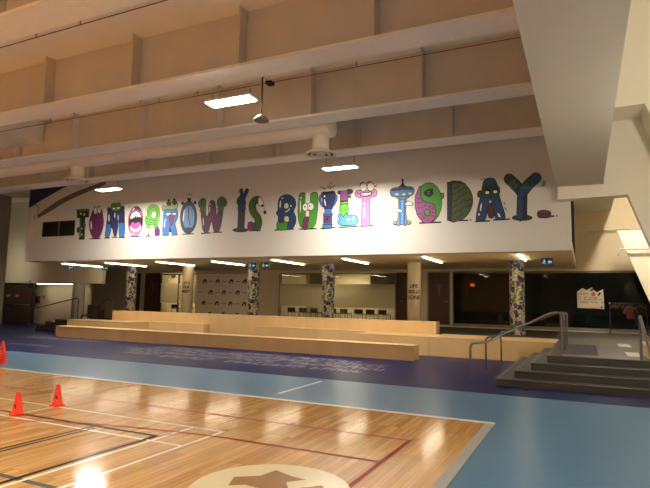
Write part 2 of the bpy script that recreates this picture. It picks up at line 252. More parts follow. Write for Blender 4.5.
LETTERS=[
('T',-19.174,3.958,[
 ('shadow_line','black',0,[-142,-5,169,-15,172,-39,-139,-29]),
 ('body','blackish',1,[-366,1264,337,1249,366,931,136,926,190,0,-109,2,-152,916,-322,933]),
 ('stripe','green',0,[-341,1246,305,1235,310,1179,-325,1189]),
 ('stripe','green',0,[-149,884,-82,881,-35,39,-102,41]),
 ('patch','blackish',0,[-218,1127,-184,1155,-127,1171,-55,1179,47,1180,165,1173,252,1150,292,1099,302,1033,285,982,235,960,159,954,78,953,-13,951,-109,955,-180,974,-217,1019,-228,1079]),
 ('patch','blackish',0,[-49,879,96,872,142,41,9,45]),
 ('spot','mauve',0,[235,569,235,538,226,509,211,487,191,474,168,470,143,476,120,491,101,515,87,544,80,576,81,608,89,636,104,658,125,672,148,676,173,670,196,654,215,631,229,601]),
 ('spot','navy',1,[-124,386,-124,354,-133,326,-148,304,-168,290,-192,286,-217,291,-240,307,-260,331,-274,360,-281,392,-280,424,-272,453,-256,475,-236,489,-212,493,-187,487,-164,471,-145,448,-131,418]),
 ('spot','cream',0,[-51,1079,-53,1064,-60,1051,-73,1041,-89,1035,-108,1034,-127,1037,-145,1045,-160,1056,-170,1070,-174,1085,-173,1100,-165,1113,-153,1123,-136,1129,-117,1130,-98,1127,-80,1119,-65,1108,-55,1094]),
 ('spot','cream',0,[158,1036,157,1021,150,1008,139,998,124,992,107,991,90,994,74,1002,60,1013,51,1027,47,1042,48,1056,55,1069,66,1079,81,1085,98,1087,116,1084,132,1076,145,1065,154,1051]),
 ('spot','cream',0,[74,181,74,164,70,149,64,137,56,129,46,127,35,130,25,138,16,151,10,166,7,183,7,200,10,216,16,228,25,235,35,238,46,235,56,226,64,214,70,198]),
 ('spot','cream',0,[66,438,65,428,60,420,52,413,42,409,30,408,18,410,6,415,-3,422,-9,431,-12,441,-11,451,-7,460,1,466,12,470,24,471,36,469,47,464,56,457,63,448]),
]),
('O',-18.333,3.959,[
 ('shadow_line','black',0,[-330,-35,294,-46,309,-43,320,-35,323,-24,317,-12,305,-3,289,0,-336,12,-352,10,-363,1,-366,-10,-360,-22,-347,-31]),
 ('body','purple',1,[-226,1193,-206,1172,-197,1100,-180,1041,-144,1013,-99,998,-57,995,-22,1016,10,1051,44,1068,82,1043,121,1002,158,992,193,1056,226,1150,258,1194,289,1142,318,1040,345,936,372,846,397,755,411,661,410,560,398,455,375,353,339,248,293,146,241,67,180,24,112,5,44,0,-25,5,-95,23,-161,61,-223,126,-281,211,-329,302,-367,397,-396,498,-411,599,-411,697,-398,795,-373,893,-328,1009,-272,1126]),
 ('fold','darkpurple',0,[-180,668,-113,661,-16,651,83,644,185,645,289,648,361,651,368,653,373,658,374,664,370,669,363,673,355,675,283,672,180,668,80,668,-17,674,-112,684,-179,691,-187,690,-193,687,-196,681,-194,675,-188,670]),
 ('fold','darkpurple',0,[-158,892,-100,883,-18,870,63,862,141,864,216,870,267,875,273,877,277,881,277,886,273,891,267,894,260,895,209,890,135,883,61,881,-17,889,-98,902,-155,912,-162,911,-167,909,-170,904,-169,899,-164,895]),
 ('fold','darkpurple',0,[-25,643,-39,573,-58,473,-65,370,-47,262,-17,151,5,74,8,70,12,68,18,67,23,69,26,72,26,76,4,153,-26,262,-43,369,-37,470,-18,569,-3,639,-4,643,-7,646,-12,648,-18,648,-23,646]),
 ('fold','darkpurple',0,[153,634,157,564,163,465,161,362,145,251,121,136,103,54,104,50,107,47,112,45,118,45,122,47,125,50,142,132,166,247,183,359,184,463,179,563,174,632,173,636,169,639,163,641,158,640,154,637]),
 ('eye','cream',1,[-9,1181,-9,1137,-18,1098,-34,1068,-57,1049,-83,1043,-110,1052,-136,1073,-158,1106,-174,1146,-183,1190,-182,1234,-174,1273,-157,1304,-135,1323,-108,1328,-81,1319,-55,1298,-33,1265,-17,1225]),
 ('eye','cream',1,[221,1192,220,1146,211,1105,194,1073,170,1053,143,1047,114,1056,86,1079,63,1113,46,1155,38,1202,38,1248,47,1289,65,1321,88,1341,116,1346,145,1337,172,1315,196,1280,212,1238]),
 ('pupil','black',0,[-112,1305,-113,1292,-117,1282,-125,1273,-135,1268,-146,1267,-158,1270,-169,1276,-179,1285,-185,1297,-188,1309,-187,1321,-183,1332,-175,1340,-165,1345,-153,1346,-141,1344,-130,1337,-121,1328,-115,1317]),
 ('pupil','black',0,[124,1322,123,1310,118,1300,111,1291,101,1286,89,1285,78,1288,66,1294,57,1303,51,1315,48,1327,49,1339,53,1350,61,1358,71,1363,82,1364,94,1361,105,1355,114,1346,121,1335]),
 ('shine','cream',0,[-238,553,-235,494,-235,442,-240,401,-248,374,-259,366,-272,375,-285,402,-297,445,-307,497,-315,556,-318,614,-318,667,-313,708,-305,735,-294,744,-281,734,-268,706,-256,664,-246,611]),
]),
('M',-17.24,3.959,[
 ('shadow_line','black',0,[-579,-30,-275,-36,-262,-34,-254,-27,-251,-17,-256,-8,-266,0,-279,2,-583,8,-596,6,-605,-1,-607,-10,-603,-20,-592,-27]),
 ('shadow_line','black',0,[-142,-14,157,-19,169,-17,178,-10,180,-1,176,9,166,16,153,19,-146,25,-159,22,-168,16,-170,6,-166,-4,-155,-11]),
 ('shadow_line','black',0,[259,-30,579,-37,591,-35,600,-28,602,-19,598,-9,588,-2,575,1,256,8,243,5,234,-1,232,-11,236,-20,246,-28]),
 ('body','navy',1,[-475,1077,-456,1142,-421,1174,-362,1190,-291,1183,-212,1146,-128,1104,-35,1083,55,1079,132,1104,205,1136,284,1160,355,1166,406,1147,443,1085,466,934,479,760,502,607,490,494,382,464,257,497,180,641,135,738,137,580,146,357,118,192,77,74,27,36,-25,66,-72,178,-120,329,-178,509,-229,640,-237,593,-259,507,-372,485,-480,517,-490,645,-473,806,-477,953]),
 ('leg','blue',1,[-494,556,-426,572,-333,568,-263,546,-233,502,-226,440,-227,372,-235,296,-251,214,-270,144,-285,91,-303,49,-333,23,-388,13,-455,17,-506,37,-529,76,-536,132,-536,191,-527,253,-512,319,-500,382,-504,448,-511,512]),
 ('leg','blue',1,[220,574,296,594,403,592,484,570,517,523,526,455,530,379,535,291,535,194,531,115,529,65,523,32,499,11,438,0,358,1,296,18,269,53,261,103,253,163,242,235,232,316,225,392,211,463,200,529]),
 ('eye_patch','darkgreen',1,[-316,1169,-318,1145,-330,1124,-349,1108,-375,1098,-404,1096,-433,1101,-461,1114,-483,1132,-499,1155,-505,1179,-503,1203,-491,1224,-471,1240,-446,1250,-417,1252,-387,1246,-360,1234,-337,1215,-322,1193]),
 ('eye_patch','darkgreen',1,[455,1187,453,1163,441,1143,422,1127,398,1118,370,1115,341,1121,314,1133,292,1151,278,1173,271,1197,274,1221,285,1241,304,1257,329,1267,357,1269,386,1263,412,1251,434,1233,449,1211]),
 ('eye','green',1,[31,1242,27,1194,7,1153,-27,1121,-71,1101,-122,1096,-174,1107,-223,1131,-263,1168,-290,1212,-302,1261,-298,1308,-278,1350,-244,1383,-199,1402,-148,1406,-96,1396,-47,1371,-8,1334,19,1290]),
 ('eye','green',1,[267,1251,263,1204,245,1162,213,1130,172,1111,125,1106,76,1116,31,1140,-6,1176,-32,1221,-43,1269,-39,1316,-21,1358,11,1390,52,1410,100,1414,148,1404,193,1379,230,1343,255,1299]),
 ('eye_white','cream',0,[-33,1215,-36,1198,-46,1184,-62,1173,-83,1166,-107,1165,-131,1169,-154,1178,-172,1191,-185,1206,-190,1223,-187,1240,-177,1254,-161,1265,-140,1272,-116,1273,-92,1269,-69,1260,-51,1247,-39,1232]),
 ('eye_white','cream',0,[197,1224,195,1207,186,1191,171,1179,152,1172,130,1171,107,1175,86,1184,69,1198,58,1215,53,1233,55,1250,64,1266,79,1278,98,1285,120,1286,143,1282,164,1273,181,1259,192,1243]),
 ('pupil','black',0,[-41,1246,-44,1239,-54,1233,-70,1229,-90,1227,-112,1227,-135,1229,-155,1234,-172,1240,-183,1247,-187,1254,-184,1261,-174,1267,-159,1271,-138,1273,-116,1273,-93,1271,-73,1266,-56,1260,-45,1253]),
 ('pupil','black',0,[190,1256,187,1249,178,1243,164,1238,145,1236,125,1236,104,1239,85,1243,69,1249,59,1256,55,1263,58,1270,67,1276,82,1280,100,1283,121,1283,142,1280,161,1276,176,1270,186,1263]),
 ('shine','cream',0,[-322,818,-320,770,-321,727,-327,693,-335,672,-346,665,-358,673,-370,695,-381,730,-390,773,-396,821,-398,869,-397,912,-391,946,-383,968,-372,975,-360,966,-348,944,-337,909,-328,866]),
 ('shine','cream',0,[-4,917,-2,882,-4,850,-9,824,-16,808,-25,803,-35,809,-45,826,-54,852,-61,885,-66,920,-67,956,-66,988,-61,1013,-53,1029,-44,1034,-34,1028,-24,1011,-15,985,-8,953]),
 ('gap','cream',0,[185,812,187,774,186,740,182,714,177,696,169,691,161,697,152,715,144,742,138,777,133,815,132,853,132,887,136,914,142,931,149,936,158,930,166,912,174,885,181,850]),
]),
('O',-16.145,3.966,[
 ('shadow_line','black',0,[-220,-27,285,-30,298,-28,307,-20,310,-10,305,0,294,8,280,11,-225,14,-238,11,-247,4,-250,-6,-245,-17,-234,-24]),
 ('body','pink',1,[394,573,376,388,321,225,236,98,128,21,7,0,-115,39,-226,133,-315,274,-373,449,-394,640,-376,827,-321,993,-234,1121,-124,1197,-1,1215,121,1173,230,1076,318,934,374,761]),
 ('lip','purple',0,[-307,1003,-281,1044,-226,1106,-166,1156,-111,1184,-52,1200,12,1201,86,1184,165,1152,229,1111,278,1052,313,984,319,946,281,962,213,1008,144,1047,82,1070,19,1088,-40,1094,-93,1084,-142,1062,-188,1042,-239,1021,-288,1001]),
 ('mouth','blackish',1,[-340,566,-341,669,-324,775,-296,864,-257,923,-208,964,-154,994,-97,1019,-37,1032,25,1031,89,1010,155,974,213,929,262,875,304,811,334,741,352,660,359,572,353,490,335,415,306,345,261,290,194,252,111,228,26,222,-60,233,-149,261,-222,309,-277,381,-318,471]),
 ('teeth','white',0,[-285,794,-222,929,-94,1005,38,1016,201,925,297,765,249,758,198,807,166,749,100,830,58,750,-10,849,-62,746,-115,804,-156,705,-210,781,-251,682]),
 ('tongue','magenta',1,[-247,470,-239,509,-214,544,-182,568,-144,576,-99,572,-60,563,-33,546,-10,524,16,514,48,526,83,549,120,564,163,564,207,556,242,540,267,515,283,483,285,448,269,408,238,365,198,333,145,317,82,312,19,313,-41,317,-101,327,-153,347,-196,383,-230,428]),
 ('lower_teeth','white',0,[-269,435,-240,416,-187,368,-133,328,-84,309,-33,299,21,295,81,297,144,306,198,324,241,366,275,416,297,438,306,406,302,344,284,289,250,251,201,220,148,199,91,189,28,188,-32,197,-91,214,-148,240,-196,276,-234,333,-263,398]),
 ('shine','white',0,[-113,1083,-135,1066,-157,1051,-177,1041,-193,1037,-204,1039,-208,1047,-205,1060,-196,1077,-181,1096,-162,1116,-141,1133,-119,1148,-99,1157,-83,1161,-72,1159,-68,1151,-70,1138,-79,1121,-94,1103]),
 ('shine','white',0,[-4,83,-12,76,-26,73,-46,72,-70,76,-96,82,-121,91,-142,101,-158,112,-166,123,-167,132,-160,139,-145,142,-125,142,-101,139,-75,133,-51,124,-29,113,-14,102,-5,92]),
 ('motion_mark','black',0,[-401,1086,-477,1108,-483,1109,-489,1107,-492,1103,-492,1099,-489,1094,-483,1091,-408,1069,-401,1068,-396,1070,-393,1074,-393,1078,-396,1083]),
 ('motion_mark','black',0,[-339,1160,-423,1295,-427,1299,-433,1301,-439,1301,-444,1298,-446,1294,-445,1289,-361,1154,-356,1150,-350,1148,-344,1149,-339,1151,-337,1156]),
 ('motion_mark','black',0,[-256,1208,-264,1310,-266,1315,-270,1318,-277,1320,-283,1319,-287,1316,-288,1311,-280,1209,-278,1204,-273,1201,-267,1199,-261,1200,-257,1203]),
]),
('R',-15.247,3.954,[
 ('shadow_line','black',0,[-317,-26,-48,-30,-36,-28,-28,-22,-26,-13,-30,-4,-39,3,-51,6,-320,10,-332,8,-340,2,-342,-7,-338,-16,-329,-23]),
 ('shadow_line','black',0,[159,-2,412,-1,423,1,430,8,432,17,428,25,419,32,407,34,155,34,144,32,136,25,134,16,138,7,148,1]),
 ('leg','limegreen',1,[-297,509,-108,483,-94,285,-294,302]),
 ('leg','white',1,[-294,302,-94,285,-146,36,-216,38]),
 ('tip','black',0,[-220,92,-138,89,-155,0,-190,1]),
 ('leg','limegreen',1,[55,485,238,512,308,331,137,311]),
 ('sock','blue',1,[137,311,307,340,371,240,166,221]),
 ('sock','purple',1,[165,230,222,252,299,265,359,258,384,218,392,159,392,106,389,66,378,32,353,10,303,0,240,3,192,15,171,41,164,76,162,114,153,155,149,197]),
 ('body','limegreen',1,[-275,852,-280,906,-297,972,-300,1034,-281,1091,-247,1145,-199,1187,-131,1216,-49,1232,32,1233,111,1216,189,1183,252,1139,297,1079,328,1008,347,932,355,850,352,765,341,686,323,616,298,552,262,502,212,472,151,456,87,447,21,446,-49,453,-118,465,-193,480,-269,500,-328,529,-364,570,-383,621,-391,667,-387,706,-372,742,-352,774,-325,798,-294,819]),
 ('hole','white',1,[-41,862,-29,895,-11,924,11,945,37,958,66,964,91,959,113,940,132,910,144,875,146,831,141,781,130,741,109,714,81,697,52,691,21,700,-10,722,-33,749,-44,784,-46,825]),
 ('strand','darkgreen',0,[-189,802,-196,864,-201,951,-183,1024,-123,1082,-40,1129,36,1142,108,1105,181,1033,231,958,248,886,242,809,223,740,185,679,134,625,97,587,95,583,96,578,99,574,105,572,111,572,116,575,153,613,206,668,245,732,265,804,271,884,253,962,200,1041,123,1118,38,1160,-52,1146,-141,1096,-205,1033,-225,954,-219,865,-213,803,-211,798,-206,795,-200,794,-194,795,-190,798]),
 ('strand','darkgreen',0,[-363,712,-305,694,-222,669,-134,646,-41,629,56,613,137,598,194,580,236,561,264,548,270,547,276,548,280,551,281,555,279,560,275,563,246,576,202,596,141,615,59,631,-38,646,-130,664,-217,686,-299,711,-357,728,-363,729,-368,727,-371,723,-371,719,-368,714]),
 ('strand','darkgreen',0,[-306,582,-240,563,-146,537,-54,517,32,509,113,507,170,506,175,508,179,511,180,515,178,520,173,523,167,524,111,525,31,527,-51,534,-141,554,-234,580,-300,599,-306,600,-312,598,-315,594,-315,589,-312,585]),
]),
('R',-14.392,3.943,[
 ('shadow_line','black',0,[-306,-6,-1,-8,11,-5,20,2,22,12,17,22,7,29,-6,32,-310,34,-323,31,-331,24,-334,14,-329,4,-319,-3]),
 ('shadow_line','black',0,[146,-17,455,-6,467,-3,475,5,476,15,471,24,461,31,448,33,139,23,127,19,119,12,118,2,123,-8,133,-15]),
 ('body','blue',1,[-303,954,-300,1025,-276,1064,-200,1100,-98,1120,13,1121,127,1107,237,1090,326,1052,372,972,393,872,403,764,390,653,323,555,270,449,316,307,376,173,386,80,363,21,286,0,197,23,139,117,95,228,57,322,30,362,19,268,11,143,0,73,-38,31,-157,13,-276,39,-311,142,-315,288,-312,462,-305,643,-305,813]),
 ('hair','palegreen',1,[-402,1071,-399,1113,-384,1160,-353,1189,-296,1183,-223,1159,-157,1146,-109,1163,-68,1191,-19,1205,44,1186,114,1155,181,1140,246,1166,308,1208,354,1227,381,1196,392,1141,384,1093,354,1062,304,1038,245,1021,176,1013,97,1013,21,1016,-48,1026,-115,1040,-178,1045,-238,1028,-294,1003,-339,992,-372,1007,-393,1037]),
 ('eye','darkgreen',1,[46,1245,42,1224,27,1205,3,1190,-28,1182,-63,1181,-98,1186,-130,1198,-156,1216,-174,1236,-181,1259,-177,1281,-162,1300,-138,1314,-107,1322,-72,1324,-37,1318,-5,1306,21,1288,39,1268]),
 ('eye','darkgreen',1,[324,1264,320,1242,305,1223,281,1209,251,1201,217,1200,182,1205,150,1217,124,1234,107,1255,100,1277,104,1299,119,1318,142,1332,173,1340,208,1342,242,1336,274,1324,300,1307,317,1286]),
 ('eyelash','black',0,[-24,1374,-26,1359,-32,1346,-43,1336,-57,1329,-72,1328,-88,1331,-103,1339,-115,1351,-123,1365,-127,1380,-125,1395,-119,1409,-108,1419,-94,1425,-79,1426,-63,1423,-48,1415,-36,1403,-28,1389]),
 ('eyelash','black',0,[261,1383,259,1366,252,1352,240,1341,225,1334,208,1333,191,1336,175,1345,161,1358,152,1373,149,1390,150,1406,157,1420,169,1431,184,1438,201,1439,219,1436,235,1427,248,1415,257,1399]),
 ('teeth','cream',1,[-161,866,-128,876,-76,880,-26,877,11,865,46,846,89,836,154,842,228,856,283,861,311,846,320,821,303,798,251,780,173,763,94,756,16,761,-63,775,-122,793,-155,817,-167,845]),
 ('tongue','mauve',1,[-30,771,-11,798,26,803,69,801,120,801,177,793,216,767,226,714,219,642,206,574,192,512,172,453,150,410,124,388,97,383,73,396,56,428,44,478,30,539,5,617,-21,705]),
 ('shine','white',0,[-195,438,-193,400,-195,365,-200,338,-206,321,-215,315,-224,322,-233,340,-241,367,-247,402,-251,441,-253,479,-251,513,-246,541,-240,558,-231,564,-222,557,-213,539,-205,511,-199,477]),
 ('shine','white',0,[-160,600,-161,589,-164,580,-170,572,-177,567,-186,566,-195,568,-203,574,-210,582,-215,592,-217,603,-216,614,-213,624,-207,631,-200,636,-191,637,-182,635,-174,630,-167,621,-162,611]),
]),
('O',-13.464,3.988,[
 ('shadow_line','black',0,[-230,-43,288,-45,300,-43,308,-36,311,-26,306,-16,297,-9,284,-7,-234,-4,-246,-6,-254,-13,-257,-23,-252,-33,-242,-40]),
 ('crown','black',0,[-108,1368,80,1356,68,1223,-80,1232]),
 ('button','black',0,[-235,1170,-237,1148,-247,1128,-264,1114,-286,1105,-310,1103,-335,1108,-358,1119,-377,1136,-389,1157,-395,1179,-392,1201,-382,1221,-365,1236,-344,1245,-319,1247,-294,1241,-271,1230,-253,1213,-240,1192]),
 ('button','black',0,[354,1158,352,1136,344,1117,330,1102,311,1093,290,1091,269,1096,249,1107,233,1123,223,1144,218,1166,220,1188,229,1207,243,1222,261,1231,282,1233,303,1228,323,1217,339,1200,350,1180]),
 ('case','black',0,[234,1063,224,1015,192,973,140,941,73,922,-2,919,-79,931,-150,957,-207,995,-245,1042,-260,1092,-251,1140,-218,1183,-165,1215,-97,1233,-21,1236,55,1223,125,1197,182,1158,219,1112]),
 ('body','darkblue',1,[396,581,380,395,327,229,243,101,136,22,15,0,-107,37,-218,131,-309,273,-368,449,-391,642,-375,831,-321,1000,-235,1129,-126,1207,-4,1227,119,1185,229,1088,317,946,375,771]),
 ('dial','skyblue',0,[300,573,289,429,250,302,189,203,111,141,24,124,-65,153,-145,225,-211,334,-254,469,-271,617,-259,762,-220,892,-158,992,-79,1052,9,1068,98,1037,178,963,242,854,284,719]),
 ('dial_mark','darkblue',0,[287,129,277,101,244,76,191,58,124,47,49,45,-27,52,-96,68,-152,91,-189,119,-203,149,-192,177,-159,202,-105,221,-38,232,38,233,114,225,183,209,238,186,274,159]),
 ('hand','black',0,[-39,1039,0,1037,18,563,-21,565]),
 ('hand','black',0,[-23,605,16,611,131,315,102,301]),
 ('shine','cream',0,[-201,690,-207,618,-216,553,-225,502,-234,469,-243,459,-249,471,-254,505,-256,558,-255,624,-251,697,-244,769,-236,835,-227,886,-217,918,-209,929,-202,916,-198,882,-196,829,-197,763]),
 ('motion_mark','black',0,[-72,1457,-106,1523,-110,1527,-116,1530,-122,1530,-127,1527,-129,1523,-128,1517,-95,1451,-91,1447,-85,1444,-78,1445,-73,1447,-71,1452]),
 ('motion_mark','black',0,[7,1472,1,1576,-1,1581,-6,1585,-12,1586,-18,1585,-23,1582,-24,1577,-18,1474,-16,1469,-11,1465,-5,1463,1,1464,5,1467]),
 ('motion_mark','black',0,[75,1447,112,1500,113,1504,111,1510,106,1513,100,1515,94,1514,90,1511,53,1458,52,1453,54,1448,59,1444,65,1442,71,1443]),
]),
('W',-12.369,3.986,[
 ('shadow_line','black',0,[-450,-44,-36,-36,-22,-33,-13,-24,-11,-13,-16,-1,-28,7,-42,10,-457,2,-471,-1,-480,-10,-482,-22,-477,-33,-465,-42]),
 ('shadow_line','black',0,[84,-25,463,-32,476,-29,485,-21,488,-9,484,2,473,11,459,14,80,21,66,18,57,9,54,-2,59,-13,70,-22]),
 ('body','plum',1,[-500,810,-409,835,-308,792,-281,686,-264,596,-210,613,-161,695,-157,857,-159,1023,-139,1107,-105,1156,-55,1191,1,1199,57,1179,108,1123,141,1021,166,889,185,703,206,573,237,661,288,786,390,811,478,765,478,610,444,416,413,230,369,78,306,12,235,0,167,17,105,88,57,279,13,436,-36,377,-81,249,-108,135,-140,40,-206,0,-279,3,-343,53,-396,146,-434,289,-461,458,-496,654]),
 ('cuff','blackish',0,[-510,818,-300,814,-296,744,-496,747]),
 ('cuff','blackish',0,[272,822,485,802,470,742,266,761]),
 ('fist','green2',1,[-558,832,-561,867,-547,910,-546,949,-572,976,-610,1000,-637,1032,-645,1081,-642,1137,-626,1188,-595,1228,-552,1263,-507,1286,-461,1299,-413,1301,-373,1289,-341,1260,-316,1217,-300,1168,-297,1114,-304,1055,-309,993,-302,923,-292,851,-299,799,-333,779,-382,780,-431,787,-479,795,-527,810]),
 ('fist','green2',1,[263,826,259,859,271,899,275,940,259,977,236,1015,223,1058,226,1115,239,1178,261,1229,293,1263,335,1286,378,1298,420,1300,465,1291,508,1271,555,1238,601,1195,633,1148,646,1097,645,1043,631,996,598,963,552,936,517,907,506,868,505,825,495,794,463,780,422,778,380,781,336,789,292,804]),
 ('finger','blackish',0,[-579,1119,-548,1105,-503,1085,-457,1072,-412,1076,-369,1088,-340,1097,-336,1099,-334,1103,-335,1107,-338,1110,-343,1112,-348,1112,-377,1103,-418,1091,-457,1088,-497,1099,-540,1118,-571,1133,-575,1134,-580,1133,-583,1130,-584,1126,-583,1122]),
 ('finger','blackish',0,[-549,999,-521,998,-482,995,-442,993,-400,993,-357,994,-327,994,-323,996,-320,999,-319,1002,-321,1006,-325,1009,-330,1010,-360,1010,-403,1009,-444,1009,-483,1011,-522,1013,-549,1015,-554,1014,-557,1012,-558,1008,-557,1004,-553,1001]),
 ('finger','blackish',0,[299,1143,332,1131,380,1115,433,1103,493,1102,556,1105,600,1108,604,1110,607,1113,607,1117,605,1120,601,1123,596,1124,552,1121,491,1117,433,1118,384,1129,337,1145,305,1157,300,1157,296,1156,293,1153,293,1149,295,1145]),
 ('finger','blackish',0,[296,1028,330,1017,380,1004,430,996,479,1001,527,1012,560,1020,564,1022,566,1025,565,1029,562,1032,558,1034,553,1034,520,1026,474,1016,428,1012,382,1019,335,1032,301,1042,296,1042,292,1041,289,1037,289,1033,292,1030]),
 ('shine','cream',0,[-353,407,-352,359,-352,316,-355,282,-359,260,-364,253,-370,261,-377,283,-383,317,-388,361,-392,409,-393,456,-393,500,-391,534,-386,556,-381,563,-375,555,-368,533,-362,498,-357,455]),
 ('shine','cream',0,[-85,862,-90,827,-97,796,-104,771,-111,756,-117,752,-123,758,-126,775,-127,801,-126,833,-123,869,-117,904,-111,935,-104,960,-97,975,-90,979,-85,973,-82,956,-81,930,-82,898]),
 ('shine','cream',0,[-77,1044,-82,1033,-88,1024,-96,1018,-103,1015,-109,1015,-114,1019,-117,1026,-118,1035,-116,1046,-113,1057,-107,1068,-101,1077,-94,1083,-87,1086,-80,1086,-76,1082,-73,1075,-72,1066,-73,1055]),
]),
('I',-11.082,3.961,[
 ('foot','slate',1,[321,50,306,31,262,16,192,5,104,0,5,0,-95,7,-185,19,-258,36,-305,55,-322,74,-307,93,-261,108,-190,119,-100,124,-1,123,98,116,188,104,259,88,305,69]),
 ('arm','slate',1,[-110,828,163,812,157,56,-115,58]),
 ('cuff','blackish',0,[-111,840,173,824,167,726,-106,741]),
 ('hand','deepblue',1,[-130,829,-133,884,-106,951,-141,1004,-179,1059,-190,1135,-176,1204,-116,1239,-51,1259,-14,1259,-3,1276,-39,1367,-80,1468,-82,1526,-64,1559,-22,1572,24,1552,52,1466,71,1375,81,1331,92,1332,121,1418,158,1514,199,1549,238,1553,273,1534,289,1492,266,1422,228,1343,186,1275,156,1204,171,1119,192,1037,182,972,169,915,194,854,183,811,26,806]),
 ('finger','blackish',0,[-139,1133,-116,1118,-81,1097,-34,1084,31,1086,102,1097,153,1105,158,1107,160,1111,160,1115,157,1119,153,1121,148,1122,97,1113,26,1103,-34,1100,-73,1112,-106,1131,-128,1146,-133,1148,-138,1147,-142,1145,-144,1141,-143,1137]),
 ('finger','blackish',0,[-135,1029,-111,1014,-75,993,-29,980,33,984,100,997,148,1007,152,1009,155,1012,154,1017,151,1021,147,1023,142,1023,94,1013,27,1001,-29,996,-68,1008,-101,1027,-124,1042,-129,1044,-133,1043,-137,1041,-139,1037,-138,1033]),
 ('motion_mark','black',0,[-146,1422,-141,1513,-142,1518,-145,1521,-150,1523,-155,1523,-159,1520,-160,1516,-166,1425,-165,1421,-162,1417,-157,1415,-152,1416,-148,1418]),
]),
('S',-10.433,3.957,[
 ('shadow_line','black',0,[-268,9,214,-2,224,1,231,7,234,16,230,25,222,32,212,35,-271,45,-281,43,-289,36,-291,27,-288,18,-279,11]),
 ('body','green2',1,[164,1214,120,1227,41,1246,-68,1244,-159,1203,-225,1148,-275,1083,-304,1009,-313,933,-308,856,-290,779,-259,701,-214,621,-153,544,-94,481,-57,435,-38,392,-25,346,-20,307,-23,272,-35,236,-46,212,-47,211,-53,209,-67,202,91,0,112,11,155,40,198,89,225,146,246,213,254,289,244,367,222,445,183,529,123,609,62,673,22,724,-3,771,-23,820,-33,864,-36,903,-31,937,-23,961,-4,985,23,1007,29,1013,30,1011,65,1001,103,990]),
 ('strand','blackish',0,[70,1154,28,1135,-32,1106,-82,1063,-113,1003,-132,931,-132,857,-104,787,-58,717,-8,643,50,564,112,481,151,396,152,296,132,192,115,119,116,114,118,111,123,109,128,109,132,111,134,114,150,188,171,294,170,397,129,487,66,572,8,651,-42,724,-87,792,-113,858,-113,927,-94,997,-65,1053,-20,1093,38,1121,80,1139,83,1142,84,1146,83,1150,79,1153,74,1155]),
 ('strand','blackish',0,[34,1066,-2,1037,-52,993,-87,939,-94,872,-86,797,-69,730,-40,673,-4,625,23,593,27,590,31,589,36,590,39,593,40,597,38,601,12,633,-24,680,-51,733,-67,798,-75,871,-69,933,-36,982,12,1024,47,1053,50,1057,50,1061,47,1065,43,1067,38,1067]),
 ('face','cream',1,[101,1202,128,1208,163,1186,197,1155,227,1121,255,1079,277,1037,294,991,305,946,300,914,269,902,222,903,178,913,140,927,104,950,81,988,76,1058,84,1145]),
 ('nose','black',0,[324,896,322,883,313,871,300,862,284,856,265,855,246,859,229,866,215,876,206,889,202,903,205,917,213,929,226,938,243,943,261,944,280,941,298,934,311,923,321,910]),
 ('tail','mauve',1,[-324,175,-325,219,-323,267,-310,305,-280,327,-239,339,-201,340,-169,336,-140,322,-118,288,-103,219,-94,131,-100,65,-129,40,-172,37,-213,41,-246,49,-277,64,-301,85,-315,110,-321,140]),
 ('tail_band','deepblue',1,[-118,288,-5,307,43,47,-99,45]),
 ('spark','black',0,[322,831,344,728,347,725,351,722,355,721,360,723,362,726,363,730,340,832,338,836,334,839,329,839,325,838,322,835]),
 ('spark','black',0,[440,652,438,632,429,615,415,601,397,593,377,591,357,595,339,605,324,621,314,639,310,659,312,679,321,696,335,710,353,718,373,720,393,716,411,706,426,691,436,672]),
]),
('B',-9.207,3.958,[
 ('shadow_line','black',0,[-421,-13,321,-2,333,1,341,9,343,19,339,30,329,38,317,40,-425,31,-437,27,-446,19,-448,8,-443,-2,-433,-10]),
 ('body','deepblue',1,[-322,638,-330,795,-328,957,-311,1060,-270,1133,-192,1190,-92,1221,20,1224,133,1198,234,1139,315,1056,361,950,374,836,327,729,283,626,325,537,377,445,389,327,375,211,325,113,257,41,175,7,103,20,71,105,65,225,111,362,111,478,-87,502,-295,510,-333,556]),
 ('leg','deepblue',1,[-303,499,-86,488,-79,251,-304,261]),
 ('arm','deepblue',1,[-389,622,-377,646,-346,663,-300,669,-234,656,-152,633,-73,625,4,651,78,691,139,712,183,698,213,665,221,629,202,591,162,549,109,517,43,500,-37,492,-113,489,-186,489,-256,495,-313,511,-354,544,-381,586]),
 ('hole','tan',1,[-81,863,-71,892,-51,916,-29,931,-3,938,27,937,52,926,71,901,85,866,91,833,87,804,76,776,57,756,24,745,-17,741,-50,750,-69,781,-79,824]),
 ('hole','tan',1,[-57,407,-37,436,-9,465,21,478,54,470,88,448,112,419,123,381,125,337,116,301,93,277,61,261,28,258,-3,273,-33,300,-54,328,-64,354,-65,381]),
 ('foot','green',1,[-332,274,-287,285,-220,265,-151,250,-77,257,0,268,55,264,75,235,74,192,68,146,72,98,72,48,36,14,-69,0,-210,1,-315,28,-353,103,-353,203]),
 ('shine','cream',0,[-208,909,-212,867,-217,830,-225,801,-233,783,-242,777,-250,785,-257,805,-261,835,-264,873,-263,915,-260,957,-254,994,-247,1023,-238,1041,-229,1047,-221,1039,-215,1019,-210,988,-208,950]),
 ('shine','cream',0,[-113,1131,-112,1125,-114,1117,-120,1109,-129,1102,-140,1096,-152,1091,-165,1089,-176,1089,-185,1091,-190,1096,-192,1103,-190,1110,-184,1118,-175,1125,-164,1132,-151,1136,-139,1138,-128,1138,-119,1136]),
 ('smile','cream',0,[-11,610,18,622,60,640,97,661,122,684,140,708,152,724,154,730,152,738,146,743,138,746,131,745,125,740,114,724,97,702,76,683,43,665,3,647,-27,635,-33,630,-35,624,-33,616,-27,611,-19,608]),
